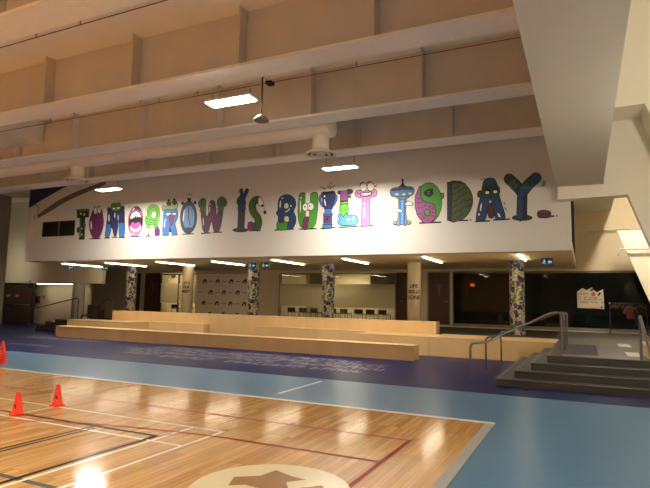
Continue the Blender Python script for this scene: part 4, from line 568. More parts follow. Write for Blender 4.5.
 ('motion_mark','black',0,[533,968,574,1091,574,1098,572,1104,567,1108,560,1109,555,1107,551,1101,510,978,510,971,512,965,518,961,524,960,529,962]),
 ('motion_mark','black',0,[571,954,622,1087,622,1094,620,1100,615,1104,609,1106,603,1103,599,1098,549,965,548,958,550,952,555,948,561,946,567,949]),
]),
('dot',-0.94,3.98,[
 ('shadow_line','black',0,[125,3,248,7,258,10,266,19,268,31,264,42,256,51,246,53,123,49,112,46,105,37,103,25,106,14,114,5]),
 ('shadow_dot','black',0,[345,30,344,24,341,18,335,14,329,12,321,11,314,12,308,16,303,20,299,26,298,33,300,39,303,45,308,49,315,51,322,52,330,51,336,47,341,43,344,37]),
 ('side','plum',1,[-151,160,-114,157,-62,135,-7,121,50,133,110,153,150,154,165,117,162,62,143,20,102,3,45,0,-10,1,-60,3,-109,10,-144,29,-161,71,-164,125]),
 ('top','plum2',1,[145,144,138,130,117,118,84,109,43,105,-3,105,-49,110,-90,119,-123,131,-144,145,-151,160,-143,174,-122,186,-88,194,-47,199,-1,199,45,194,86,185,118,173,138,159]),
]),
]
# ------------------------------------------------------------------ room shell
XL, XR, YB = -27.7, 6.5, -26.0
structure(MB().box(XL-4, XR, YB, 27.5, -.2, 0).build('floor', M['blue']), 'light blue rubber sports floor around the wooden court', 'floor')
structure(MB().box(XL-3.5, 6.4, 9.92, 23.2, 0, .004).build('floor_inlay', M['navy']), 'dark blue band of rubber floor along the benches', 'floor')
court = structure(MB().box(XL, -1.2, YB, 7.41, 0, .012).build('floor_court', M['court']), 'glossy maple sports court with painted lines', 'floor')
tr = structure(MB().box(-1.2, -1.09, YB, 7.41, 0, .014).build('trim_1', M['strip']), 'grey metal edging strip along the right end of the maple court', 'trim')
structure(MB().box(XL, -1.09, 7.41, 7.51, 0, .014).build('trim_2', M['edge']), 'pale edging strip along the far side of the maple court', 'trim')  # sheen of the strip put into a paler colour than the end strip

def pline(name, mat, pts, w, z=.0135, label=None):
    b = MB()
    for (x0, y0), (x1, y1) in zip(pts, pts[1:]):
        d = Vector((x1-x0, y1-y0)); n = Vector((-d.y, d.x)).normalized()*w/2; e = d.normalized()*w/2
        a, c = Vector((x0, y0))-e, Vector((x1, y1))+e
        b.add([(a.x-n.x, a.y-n.y, z), (c.x-n.x, c.y-n.y, z), (c.x+n.x, c.y+n.y, z), (a.x+n.x, a.y+n.y, z)], [(0, 1, 2, 3)])
    o = b.build(name, M[mat], court); 
    if label: o['label'] = label
    return o
pline('court_line', 'line_red', [(-27, 6.05), (-1.81, 6.05), (-1.81, -25)], .05, .0135, 'dark red boundary line')
arcp = [(-6.9, 4.25), (-6.5, 4.44), (-6.0, 4.66), (-5.5, 4.84), (-5.1, 4.93), (-4.75, 4.99), (-4.2, 5.07), (-3.7, 5.115), (-1.83, 5.115)]
pline('court_line', 'line_red', arcp, .04, .0145, 'dark red curved three point line')
pline('court_line', 'line_white', [(-27, 5.335), (-3.83, 5.335), (-3.83, -25)], .04, .014, 'white outer court line')
pline('court_line', 'line_white', [(-4.26, 5.31), (-4.26, -25)], .04, .014, 'white inner side line')
pline('court_line', 'line_white', [(-27, 4.62), (-3.85, 4.62)], .04, .0138, 'white back line')
pline('court_line', 'line_white', [(-6.675, 4.64), (-6.675, 5.31)], .03, .0138, 'short white tick line')
pline('court_line', 'line_black', [(-27, 4.8), (-4.35, 4.8), (-4.35, -25)], .05, .0142, 'black corner line')
pline('court_line', 'line_black', [(-5.305, 4.78), (-5.305, -25)], .04, .0142, 'black line of the close pair')
pline('court_line', 'line_black', [(-5.215, 4.70), (-5.215, -25)], .04, .0142, 'black line of the close pair')
pline('court_line', 'line_grey', [(-27, 3.14), (-3.9, 3.14)], .06, .0137, 'grey cross line')
# round emblem on the court
cx, cy, cr = -2.36, 3.96, .66
MB().flat([(cx+cr*math.cos(2*PI*i/48), cy+cr*math.sin(2*PI*i/48)) for i in range(48)], 'z', .0150).build('centre_disc', M['cream_disc'], court)['label'] = 'cream painted disc'
EMB = [(-2.78, 4.06), (-2.60, 4.20), (-2.56, 4.40), (-2.36, 4.32), (-2.20, 4.30), (-2.32, 4.16), (-2.22, 4.02), (-2.02, 4.24), (-1.86, 4.04), (-2.10, 3.78), (-2.18, 3.50), (-2.40, 3.46), (-2.32, 3.72), (-2.44, 3.92), (-2.58, 3.94), (-2.70, 3.86)]
MB().flat(EMB, 'z', .0160).build('emblem', M['emblem'], court)['label'] = 'brown jagged arrow emblem'

# short white line on the blue floor
tag(MB().box(-4.655, -4.605, 7.97, 9.6, .0005, .006).build('floor_line', M['white']), 'short white line painted on the light blue floor', 'line')

# ceiling and walls
structure(MB().box(XL-4, .54, YB, 28, DECK, DECK+.2).box(.54, XR, 16.0, 28, DECK, DECK+.2).build('ceiling', M['deck']), 'tan ceiling deck above the beams', 'ceiling')
HIGH = 9.5
structure(MB().box(.54, XR, YB, 16.0, HIGH, HIGH+.2).build('ceiling_high', M['deck']))
structure(MB().box(.4, .54, YB, 16.0, DECK+.2, HIGH).build('wall_upper', M['stair_white']))
structure(MB().box(.54, XR, 16.0, 16.2, DECK+.2, HIGH).build('wall_rear', M['stair_white']))
wl = structure(MB().box(XL-.4, XL, YB, 18.5, 0, DECK).build('wall_left', M['concrete']), 'dark concrete side wall at the far left', 'wall')
structure(MB().box(XR, XR+.3, YB, 28, 0, HIGH).build('wall_right', M['stair_white']), 'cream side wall right of the stairs', 'wall')
structure(MB().box(XL, XR, YB-.3, YB, 0, HIGH).build('wall_front', M['cream']), 'cream wall behind the viewer', 'wall')
mural_wall = structure(MB().box(-22.7, -.26, MUR, MUR+.35, SOF, DECK).build('wall_mural', M['mural']), 'white upper wall carrying the painted letters', 'wall')
structure(MB().box(-22.7, -.26, MUR+.35, GL+.2, SOF, SOF+.3).build('ceiling_soffit', M['soffit']), 'low tan soffit over the benches', 'ceiling')
# bulkhead wall at the left with its lobby behind the doors
structure(MB().box(XL-4, -22.0, 19.8, 20.0, 2.2, DECK).build('wall_bulkhead', M['cream']), 'cream bulkhead wall above the double doors', 'wall')
structure(MB().box(-29.0, -23.6, 20.45, 20.6, 0, 2.6).build('wall_lobby', M['cream']), 'cream wall beside the dark double doors', 'wall')
structure(MB().box(XL-4, -29.75, 19.85, 20.0, 0, 2.2).build('wall_corner', M['concrete']), 'dark wall left of the double doors', 'wall')
structure(MB().box(XL-4.3, XL-4, 18.5, 28, 0, DECK).build('wall_end', M['cream']))

# rear wall with its doorways and glass openings
bw = MB()
y0, y1 = GL, GL+.18
TOP = 2.93
for a, b in [(XL-4, -24.08), (-22.96, -22.62), (-18.6, -13.78), (-6.5, -6.22), (-5.2, -5.12)]: bw.box(a, b, y0, y1, 0, TOP)
bw.box(XL-4, XR, y0, y1, TOP, 3.35).box(-.26, XR, y0, y1, 3.35, DECK).box(-24.08, XR, y0, y1, 0, PLAT+.08)
structure(bw.build('wall_back', M['tan']), 'tan rear wall with doors and glass rooms', 'wall')
# raised platform
structure(MB().box(-19.57, -.70, 17.75, GL, .004, PLAT).box(-.70, 4.2, 15.9, GL, .004, PLAT).build('floor_platform', M['carpet']), 'grey tiled raised platform behind the benches', 'floor')
structure(MB().box(-.44, .24, 12.45, 15.58, .5572, .562).build('floor_mat', M['mat']), 'dark grey walk-off mat at the top of the steps', 'floor')
structure(MB().box(.78, 1.03, 12.7, 13.8, .5572, .561).build('floor_tile', M['pale']), 'pale floor tile on the platform nearest the steps', 'floor')  # thin pale rectangle laid over the landing, another further back
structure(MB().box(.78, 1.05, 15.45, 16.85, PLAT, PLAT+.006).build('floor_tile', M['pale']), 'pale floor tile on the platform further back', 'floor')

# ---- rooms behind the glass
def room(x0, x1, depth, wallm, floorm, nm):
    b = MB(); yb = GL+depth
    b.box(x0, x1, yb, yb+.1, PLAT, 3.2).box(x0-.1, x0, y1, yb+.1, PLAT, 3.2).box(x1, x1+.1, y1, yb+.1, PLAT, 3.2).box(x0-.1, x1+.1, y1, yb+.1, 3.1, 3.2)
    structure(b.build('wall_'+nm, wallm)); structure(MB().box(x0, x1, y1, yb, PLAT-.1, PLAT).build('floor_'+nm, floorm))
room(-21.5, -18.75, 2.6, M['officewall'], M['officefloor'], 'office')
room(-13.7, -7.7, 2.8, M['officewall'], M['officefloor'], 'classroom')
room(-5.1, 6.2, 3.6, M['room'], M['room'], 'studio')

def window(name, x0, x1, mull, gm, fz, label, top=2.88, bottom=.66, fm='frame', filmx=None):
    w = thing(name, label, 'window', ((x0+x1)/2, GL, bottom), None, 'structure')
    f = MB(); t = .05
    f.box(x0, x1, GL+.02, GL+.12, top-t, top).box(x0, x1, GL-.02, GL+.14, bottom-.06, bottom+t)
    for x in [x0+t/2]+mull+[x1-t/2]: f.box(x-t/2, x+t/2, GL+.02, GL+.12, bottom+t, top-t)
    f.build('window_frame', M[fm], w)
    MB().box(x0+t, x1-t, GL+.065, GL+.075, bottom+t, top-t).build('pane', M[gm], w)
    if fz:
        MB().box(x0+t, x1-t, GL+.05, GL+.053, fz[0], fz[1]).build('frosted_film', M['film'], w)['label'] = 'frosted band across the glass'
    return w
w1 = window('window_1', -21.52, -18.6, [-20.2], 'glass', (1.28, 2.35), 'glazed office front with a frosted band behind the plain column', fm='darkframe')
w2 = window('window_2', -13.78, -7.65, [], 'glass', (1.26, 2.36), 'long glazed classroom front with a frosted band')
w3 = window('window_3', -5.12, 6.1, [], 'darkglass', None, 'long dark glazed wall at the right behind the platform', top=2.9)
# blinds pulled part way down behind the classroom glass
for a, b in ((-12.2, -11.0), (-9.0, -7.75)):
    tag(MB().box(a, b, GL+.3, GL+.32, 2.33, 2.86).build('roller_blind', M['officefloor']), 'grey roller blind half lowered behind the classroom glass, ' + ('left of' if a < -10 else 'right of')+' the slim doodle column', 'blind', 'classroom blinds')

def door(name, x0, x1, top, mat, label, hx, sign=False, fm='darkframe', y=GL, zb=PLAT+.08):
    d = thing(name, label, 'door', ((x0+x1)/2, y, zb), None, 'structure')
    MB().box(x0+.05, x1-.05, y+.06, y+.11, zb, top-.05).build('door_leaf', M[mat], d)
    MB().box(x0, x0+.05, y-.01, y+.14, zb, top).box(x1-.05, x1, y-.01, y+.14, zb, top).box(x0+.05, x1-.05, y-.01, y+.14, top-.05, top).build('door_frame', M[fm], d)
    MB().tube([(hx, y+.06, zb+1), (hx, y+.01, zb+1)], .012).tube([(hx, y+.01, zb+1), (hx+(.1 if hx < (x0+x1)/2 else -.1), y+.01, zb+1)], .011).build('door_handle', M['steel'], d)
    if sign:
        c = (x0+x1)/2
        MB().prism([(c-.13, 2.36), (c+.13, 2.36), (c+.13, 2.29), (c+.07, 2.25), (c, 1.8), (c-.07, 2.25), (c-.13, 2.29)], 'y', y+.04, y+.058).build('door_sign', M['pennant'], d)['label'] = 'pale pennant shaped sign'
    return d
door('door_1', -24.05, -22.98, 2.92, 'doorbrown', 'brown door behind the leftmost doodle column', -23.1)
door('door_2', -22.6, -21.54, 2.92, 'doorbrown', 'brown door left of the glazed office', -22.45, sign=True)
door('door_3', -7.62, -6.5, 2.88, 'doorbrown', 'brown door at the right end of the classroom glass', -7.45, sign=True)
door('door_4', -6.2, -5.2, 2.93, 'doorbrown', 'brown door with a pale pennant next to the dark glass', -5.36, sign=True, fm='frame')
# double doors at the left
dd = thing('door_5', 'dark double doors with push bars below the bulkhead', 'door', (-28.5, 19.85, 0), None, 'structure')
MB().box(-29.75, -29.66, 19.82, 19.97, 0, 2.2).box(-27.3, -27.2, 19.82, 19.97, 0, 2.2).box(-29.66, -27.3, 19.82, 19.97, 2.1, 2.2).build('door_frame', M['darkframe'], dd)
for a, b in ((-29.66, -28.91), (-28.89, -27.3)):
    l = MB().box(a, b, 19.88, 19.94, 0, 2.1).build('door_leaf', M['doordark'], dd)
    MB().box(a+.12, b-.12, 19.82, 19.85, .98, 1.05).box(a+.1, a+.16, 19.82, 19.88, .96, 1.07).box(b-.16, b-.1, 19.82, 19.88, .96, 1.07).build('push_bar', M['steel'], l)
    c = b-.45 if a < -29 else a+.3
    MB().box(c-.17, c+.17, 19.872, 19.88, 1.44, 1.56).build('notice', M['yellow'], l)['label'] = 'pale yellow notice'
    if a > -29:
        sg = MB().box(c+.26, c+.6, 19.872, 19.88, 1.42, 1.74).build('warning_sign', M['maroon'], l); sg['label'] = 'dark red square sign'
    MB().box(a+.2, b-.3, 19.84, 19.88, 2.02, 2.07).build('door_closer', M['steel'], l)

# ---- columns
def column(x, mat, label, group=None, y=19.6, r=.25, z0=PLAT, z1=SOF):
    c = thing('column', label, 'column', (x, y, z0), group, 'thing')
    MB().lathe([(r, 0), (r, z1-z0-.003)], (x, y, z0), 32).build('shaft', M[mat], c)
    return c
for x, l in ((-19.82, 'doodle wrapped column in front of the brown door at far left'), (-12.79, 'doodle wrapped column beside the logo backdrop'), (-9.24, 'doodle wrapped column in front of the classroom glass'), (-2.07, 'doodle wrapped column in front of the dark glass')):
    column(x, 'doodle', l)
cA = column(-16.36, 'coltan', 'plain cream column with navy lettering beside the backdrop')
cB = column(-5.7, 'coltan', 'plain cream column with navy lettering between the two brown doors')
column(-23.4, 'concrete', 'grey concrete column standing by the left handrails', y=19.6, r=.3, z0=0, z1=2.2)
def wrap_text(col, x, y, r, ang, lines):
    """lettering bent round the shaft; ang turns it towards the hall"""
    for txt, size, z in lines:
        v, f = text_mesh(txt, size)
        MB().add([(x+(r+.006)*math.sin(px/r+ang), y-(r+.006)*math.cos(px/r+ang), z+py) for px, py, pz in v], f).build('lettering', M['ink'], col)
wrap_text(cA, -16.36, 19.6, .25, .35, [("LET'S", .16, 2.18), ('Chill', .17, 2.0), ('MEET', .17, 1.8), ('\u2014', .3, 1.58), ('\u2014', .2, 1.5)])
wrap_text(cB, -5.7, 19.6, .25, .2, [('LIFE', .18, 2.1), ('SKILLS', .17, 1.9), ('ZONE', .19, 1.68), ('\u2014', .32, 1.4), ('\u2014', .22, 1.32)])

# ------------------------------------------------------------------ ceiling beams
def beam(y0, label, first=None):
    w = .56; yc = y0+w/2
    if first: return dup(first, (-14, yc, BOT), label)
    t = thing('ceiling_beam', label, 'beam', (-14, yc, BOT), 'painted ceiling beams', 'thing')
    MB().box(XL, -.6, y0, y0+w, BOT, BOT+.05).prism([(y0+w, BOT), (y0+w, BOT+.05), (y0+w+.12, BOT+.22), (y0+w+.2, BOT+.2), (y0+w+.2, BOT+.14)], 'x', XL, -.6).build('flange', M['beam'], t)
    MB().box(XL, -.6, yc-.02, yc+.02, BOT+.05, DECK).build('web', M['web'], t)
    x = -2.88
    while x > XL+.3:
        MB().box(x-.015, x+.015, y0+.03, yc-.02, BOT+.05, DECK).build('stiffener', M['web'], t); x -= 2.56
    return t
b0 = beam(4.73, 'ceiling beam nearest the camera, crossing the top left corner')
for y, l in ((7.55, 'ceiling beam above the nearest lit ceiling panel'), (10.36, 'ceiling beam that the round duct runs behind'), (13.16, 'ceiling beam crossing in front of the mural wall top')):
    beam(y, l, b0)
# conduits hung under the beams
for y, z, l in ((5.55, 5.77, 'thin dark conduit under the nearest ceiling beam'), (8.42, 5.66, 'thin dark conduit that the near ceiling panel hangs from')):
    t = thing('conduit', l, 'conduit', (-14, y, z), 'conduits below the beams')
    MB().tube([(XL, y, z), (-.6, y, z)], .007, 6).build('pipe', M['wire'], t)
    for x in (-19, -15.2, -11.4, -8.03, -7.0, -3.5):
        MB().tube([(x, y, z), (x, y, z+.1)], .008, 6).build('hanger', M['wire'], t)
# girder over the right hand side
tag(MB().box(-.598, .53, YB+.01, 15.6, 4.75, DECK-.005).build('girder', M['girder']), 'deep white girder running overhead towards the stairs', 'girder')

# boxed-in section between two beams at the left
t = thing('ceiling_box', 'pale boxed ceiling panel between two beams at the left', 'ceiling panel', (-20, 9.3, 6.2))
MB().box(XL, -14.6, 8.3, 10.6, 6.12, DECK-.01).build('panel', M['duct'], t)
MB().tube([(-22, 9.1, 6.04), (-14.9, 9.1, 6.04)], .05, 8).build('pipe', M['beam'], t)
MB().tube([(-22, 9.7, 6.08), (-15.6, 9.7, 6.08)], .03, 8).build('pipe', M['steel'], t)

# ducts with round diffusers
def diffuser(x, y, z, zt, label):
    t = thing('ceiling_diffuser', label, 'diffuser', (x, y, z), 'round ceiling diffusers')
    MB().lathe([(.2, .1), (.2, zt-z)], (x, y, z), 24).build('drop_duct', M['duct'], t)
    MB().lathe([(.2, .14), (.22, .1), (.36, .02), (.375, -.01), (.37, -.02), (.315, -.02), (.31, .0)], (x, y, z), 32).build('outer_ring', M['duct'], t)
    MB().lathe([(.25, .0), (.25, -.02), (.195, -.025), (.19, .0)], (x, y, z), 32).build('middle_ring', M['duct'], t)
    MB().lathe([(.12, .0), (.12, -.02), (.06, -.03), (0, -.03)], (x, y, z), 32).build('centre_cone', M['duct'], t)
    MB().lathe([(.312, .001), (.0, .001)], (x, y, z), 32).build('throat', M['blackpaint'], t)
    return t
t = thing('air_duct', 'round painted air duct running behind the third beam', 'duct', (-14, 11.42, 5.7))
MB().tube([(XL, 11.42, 5.75), (-5.5, 11.42, 5.75)], .25, 20).build('duct_run', M['duct'], t)
MB().tube([(-5.5, 11.42, 5.75), (-5.36, 11.42, 5.75)], .275, 20).build('end_cap', M['duct'], t)
for i in range(7):
    MB().tube([(-26+i*3, 11.42, 5.75), (-25.96+i*3, 11.42, 5.75)], .258, 20).build('duct_joint', M['duct'], t)
diffuser(-5.66, 11.42, 5.08, 5.52, 'round diffuser hanging at the end of the duct')
diffuser(-14.05, 11.42, 5.11, 5.52, 'round diffuser hanging from the duct at the left, near the blue stripe')

# ------------------------------------------------------------------ lamps
def highbay(x, y, z, label, rod, glow='hb', drop=.06):
    t = thing('ceiling_light', label, 'ceiling light', (x, y, z), 'flat panel ceiling lights')
    deep = drop < .01; k = {'hb_hall': .2, 'hb_far': .2, 'hb_mural': .014}.get(glow, .06)
    lx, ly = .53, .17
    h = MB().box(x-lx, x+lx, y-ly, y+ly, z+k, z+k+.04)
    if deep: h.box(x-lx, x-lx+.03, y-ly, y+ly, z, z+k).box(x+lx-.03, x+lx, y-ly, y+ly, z, z+k).box(x-lx+.03, x+lx-.03, y-ly, y-ly+.03, z, z+k).box(x-lx+.03, x+lx-.03, y+ly-.03, y+ly, z, z+k)
    h.build('housing', M['white'], t)
    MB().box(x-lx+.035, x+lx-.035, y-ly+.035, y+ly-.035, z+k-max(drop, .004), z+k).build('diffuser', M[glow], t)
    for dx in (-.45, .45): MB().tube([(x+dx, y, z+k+.04), (x+dx, y, rod)], .008, 6).build('suspension_rod', M['wire'], t)
    return t
l0 = highbay(-6.17, 8.42, 5.36, 'lit panel light hanging nearest, at the upper centre', 5.62, 'hb', .02)
highbay(-6.32, 14.05, 5.41, 'lit panel light in front of the mural word BUILT', DECK, 'hb_mural', .004)
highbay(-15.5, 13.95, 5.41, 'lit panel light in front of the mural word TOMORROW', DECK, 'hb_mural', .004)
for x, y in [(-15.3, 8.0)]+[(x, y) for y in (2.4, -3.2, -8.8, -14.4, -20) for x in (-24.2, -15.3, -6.2, 2.9)]:
    highbay(x, y, 5.36, 'lit panel light over the hall outside the picture', DECK, 'hb_far' if y < 0 else 'hb_hall', .004)
t = thing('wall_sconce', 'small globe wall lamp in the alcove by the double doors', 'wall lamp', (-28.45, 18.2, 3.3))  # unseen light added behind the side wall to brighten the bulkhead
MB().lathe([(0.001, -.1)]+[(.1*math.cos(q*PI/12), .1*math.sin(q*PI/12)) for q in range(-5, 6)]+[(.001, .1)], (-28.45, 18.2, 3.3), 16).build('globe', M['alcove'], t)
MB().box(-28.36, -28.1, 18.17, 18.23, 3.28, 3.32).build('wall_arm', M['steel'], t)
# pendant sensor dome
t = thing('pendant_speaker', 'small pendant dome on a black drop pole beside the near ceiling panel', 'speaker', (-5.49, 8.5, 4.98))
MB().tube([(-5.5, 8.5, 5.05), (-5.5, 8.5, 5.84), (-5.36, 8.55, 5.72)], .014, 8).build('drop_pole', M['black'], t)
MB().lathe([(.02, .13), (.09, .1), (.15, .03), (.15, 0), (.08, -.02), (0, -.025)], (-5.5, 8.5, 4.96), 20).build('dome', M['greydome'], t)
MB().box(-5.42, -5.3, 8.48, 8.62, 5.68, 5.74).build('bracket', M['black'], t)

# strip lights in the soffit
spots = [(-21.75, 17.2, 19.5), (-18.9, 17.1, 19.6), (-15.95, 17.05, 19.5), (-13.3, 17.3, 19.6), (-10.38, 17.05, 19.6), (-7.53, 17.1, 19.55), (-4.64, 16.95, 19.5), (-1.72, 16.75, 19.0)]
sw = ['above the left handrails', 'above the leftmost doodle column', 'above the lettered column by the backdrop', 'above the logo backdrop', 'left of the classroom column', 'right of the classroom column', 'above the door with the pale pennant', 'beside the doodle column at the right']
for (x, a, b), s in zip(spots, sw):
    t = thing('strip_light', 'slim lit strip light in the soffit '+s, 'strip light', (x, (a+b)/2, SOF), 'soffit strip lights')
    MB().box(x-.012, x+.012, a, b, SOF-.02, SOF).build('housing', M['white'], t)
    MB().box(x-.016, x+.016, a+.02, b-.02, SOF-.045, SOF-.02).build('diffuser', M['led'], t)
t = thing('cove_light', 'thin lit strip along the bottom edge of the bulkhead', 'strip light', (-25.4, 19.95, 2.2))
MB().box(-27.05, -23.7, 19.84, 19.98, 2.165, 2.2).build('housing', M['white'], t)
MB().box(-27.0, -23.75, 19.85, 19.97, 2.15, 2.165).build('diffuser', M['cove'], t)
for x, y, n in ((-20.1, 24.8, 'office'), (-10.7, 24.9, 'classroom')):
    t = thing('room_light', 'dim ceiling panel inside the '+n, 'ceiling light', (x, y, 3.05)); MB().box(x-.6, x+.6, y-.3, y+.3, 3.07, 3.1).build('housing', M['white'], t)
    MB().box(x-.58, x+.58, y-.28, y+.28, 3.06, 3.07).build('diffuser', M['office_lamp'], t)
# unseen globe added beyond the right edge to brighten the stair walls
t = thing('globe_lamp', 'round globe lamp on a drop rod by the raked stair walls', 'pendant lamp', (3.2, 9.0, 3.9))
MB().lathe([(0.001, -.22)]+[(.22*math.cos(a*PI/16), .22*math.sin(a*PI/16)) for a in range(-7, 8)]+[(.001, .22)], (3.2, 9.0, 3.9), 24).build('globe', M['globe'], t)
MB().tube([(3.2, 9.0, 4.1), (3.2, 9.0, HIGH)], .015, 8).build('drop_rod', M['wire'], t)
# stairwell lamp, high above the flight
t = thing('stair_light', 'lit panel light high in the stairwell', 'ceiling light', (1.52, 19.5, 6.7))
MB().box(1.3, 1.75, 18.9, 20.1, 6.72, 6.79).build('housing', M['white'], t); MB().box(1.35, 1.7, 18.95, 20.05, 6.70, 6.72).build('diffuser', M['stairlamp'], t)

# exit signs
def exit_sign(x, y, z, label, top, w=.34):
    t = thing('exit_sign', label, 'exit sign', (x, y, z), 'exit signs')
    MB().box(x-w/2, x+w/2, y-.03, y+.03, z-.11, z+.11).build('housing', M['exitdark'], t)
    f = x-.09; b = MB().lathe([(.001, .075), (.022, .06), (.022, .035), (.001, .02)], (f+.01, y-.033, z), 10)
    b.prism([(f-.02, z+.025), (f+.03, z+.025), (f+.02, z-.02), (f+.06, z-.08), (f+.035, z-.085), (f, z-.03), (f-.05, z-.075), (f-.065, z-.06), (f-.02, z-.01)], 'y', y-.036, y-.03)
    b.prism([(f+.03, z+.02), (f+.07, z-.01), (f+.06, z-.02), (f+.02, z+.0)], 'y', y-.036, y-.03).build('running_figure', M['green'], t)
    a = x+.07
    MB().prism([(a-.06, z-.01), (a, z+.06), (a, z+.02), (a+.07, z+.02), (a+.07, z-.04), (a, z-.04), (a, z-.08)], 'y', y-.036, y-.03).build('arrow', M['green'], t)
    MB().tube([(x, y, z+.11), (x, y, top)], .012, 6).build('stem', M['steel'], t)
exit_sign(-22.1, 18.0, 2.9, 'glowing exit sign hung below the leftmost strip light', SOF)
exit_sign(-20.1, 18.2, 2.87, 'glowing exit sign hung just right of the leftmost strip light', SOF)
exit_sign(-11.9, 18.1, 2.9, 'glowing exit sign over the column by the backdrop, left one of two', SOF)
exit_sign(-11.28, 18.1, 2.9, 'glowing exit sign over the backdrop, right one of two', SOF)
exit_sign(-1.0, 18.0, 2.9, 'glowing exit sign right of the rightmost strip light', SOF)
t = thing('emergency_light', 'twin emergency lamp on the bulkhead over the double doors', 'emergency light', (-27.6, 19.7, 2.27))
MB().box(-27.75, -27.4, 19.7, 19.8, 2.2, 2.36).build('body', M['white'], t)
for dx in (-.12, .14): MB().lathe([(.0, -.05), (.06, -.04), (.07, 0), (.05, .03), (0, .035)], (-27.58+dx, 19.66, 2.2), 14).build('lamp_head', M['white'], t)
t = thing('exit_lamp', 'small red lit sign glowing inside the dark room', 'exit sign', (-5.0, 26.5, 2.45))
MB().box(-5.02, -4.78, 26.9, 26.96, 2.36, 2.58).build('housing', M['black'], t); MB().box(-5.0, -4.8, 26.89, 26.9, 2.39, 2.55).build('lit_face', M['redglow'], t)
# ------------------------------------------------------------------ stepped wooden benches
def bench(name, label, boxes, group=None):
    x0, x1, y0, y1, z0, z1 = boxes[0]
    t = thing(name, label, 'bench', ((x0+x1)/2, (y0+y1)/2, z0), group)
    for (a, b, c, d, e, f) in boxes:
        MB().box(a, b, c, d, e, f-.03).build('body', M['ply'], t)
        MB().box(a-.004, b+.004, c-.006, d, f-.03, f).build('seat_top', M['ply'], t, bevel=.005)
    return t
bench('wooden_bench', 'long low maple bench standing in front of the stepped seating', [(-18.05, -4.15, 14.2, 14.75, .004, .41)])
bench('wooden_riser', 'maple seating riser at the left end below the handrail', [(-19.55, -16.15, 15.9, 17.28, .004, .56)], 'maple seating risers')
bench('wooden_riser', 'slim maple seating riser below the lettered column by the backdrop', [(-16.13, -13.33, 17.02, 17.28, .004, .58)], 'maple seating risers')
bench('wooden_riser', 'slim maple seating riser left of the middle of the stepped seating', [(-11.0, -6.52, 17.06, 17.28, .004, .58)], 'maple seating risers')
bench('wooden_riser', 'maple seating riser at the right end meeting the dark steps', [(-6.5, -4.18, 15.9, 17.28, .004, .56), (-4.17, -.72, 15.9, 17.73, .004, .56)], 'maple seating risers')
bench('seating_row', 'tall maple back row of the stepped seating', [(-18.5, -4.3, 17.3, 17.72, .004, .95)])
t = thing('wooden_block', 'maple block on the dark steps at the right picture edge', 'bench', (1.7, 13, .559))
MB().box(1.09, 2.28, 12.3, 14, .559, .8).build('body', M['ply'], t, bevel=.006)

# ------------------------------------------------------------------ dark steps
st = thing('staircase', 'dark rubber steps wrapping the platform corner at the right', 'steps', (-.3, 13, .004))
RX = [-1.56, -1.26, -.98, -.70]; RY = [10.93, 11.23, 11.53, 11.86]
for k in range(4):
    z0, z1 = .138*k+.004, .138*(k+1)
    x1 = 2.3
    s = MB().box(RX[k], x1, RY[k], 15.88, z0, z1-.012).build('step', M['step'], st)
    MB().box(RX[k]-.012, x1, RY[k]-.012, 15.88, z1-.012, z1).build('tread', M['step'], s)
    MB().box(RX[k]-.013, x1, RY[k]-.013, RY[k]+.045, z1-.004, z1+.003).box(RX[k]-.013, RX[k]+.045, RY[k]+.045, 15.88, z1-.004, z1+.003).build('nosing', M['nosing'], s)
MB().box(-.62, 2.28, 11.94, 15.58, .553, .557).build('landing_tile', M['landing'], st)
ls = thing('staircase', 'dark steps at the left end of the seating', 'steps', (-21, 18, .004))
for k, (x, z0, z1) in enumerate(((-21.5, .004, .13), (-21.45, .13, .26), (-20.9, .26, .405), (-20.3, .405, .55))):
    sb = MB().box(x, -19.58, 15.9, 19.2, z0, z1).build('step', M['blackstep'], ls)
    MB().box(x-.01, x+.05, 15.89, 19.2, z1-.01, z1+.003).build('nosing', M['step'], sb)

def rail(label, pts, mat='rail', r=.022, group='stair handrails'):
    o = MB().tube(rounded(pts, .1), r, 10).build('handrail', M[mat], origin=pts[0])
    return tag(o, label, 'handrail', group)
rail('steel handrail nearest the viewer, running diagonally over the corner of the right steps', [(-1.98, 10.6, .004), (-1.98, 10.6, .80), (-1.74, 10.85, .82), (-.62, 12.05, 1.40), (-.44, 12.25, 1.41), (-.44, 12.25, .555)])
rail('steel handrail in the middle of three, over the left flank of the right steps', [(-2.14, 13.4, .004), (-2.14, 13.4, .77), (-1.9, 13.4, .79), (-.62, 13.4, 1.38), (-.42, 13.4, 1.39), (-.42, 13.4, .555)])
rail('steel handrail furthest back of three, against the wooden riser end', [(-2.10, 15.7, .004), (-2.10, 15.7, .80), (-1.9, 15.7, .82), (-.62, 15.7, 1.36), (-.42, 15.7, 1.37), (-.42, 15.7, .555)])
rail('steel handrail at the right picture edge, descending the front steps', [(.955, 12.0, .555), (.955, 12.0, 1.40), (.955, 10.2, .74), (.955, 10.0, .72), (.955, 10.0, .004)], r=.028)
rail('dark handrail at the far left, climbing past the cream lobby wall', [(-23.5, 17.0, .004), (-23.5, 17.0, .85), (-21.16, 17.0, 1.31), (-20.45, 17.0, 1.435), (-20.28, 17.0, 1.43), (-20.28, 17.0, .555)], 'darkrail')
rail('dark handrail on the left riser, standing beside the tall back row', [(-20.02, 17.0, .555), (-20.02, 17.0, .68), (-19.75, 17.0, .72), (-18.5, 17.0, 1.44), (-18.22, 17.0, 1.43), (-18.22, 17.0, .56)], 'darkrail', .03)
tag(box(-19.5, -18.3, 16.96, 17.04, .562, .64).build('floor_rail', M['black']), 'black kerb rail under the handrail on the left riser', 'kerb')

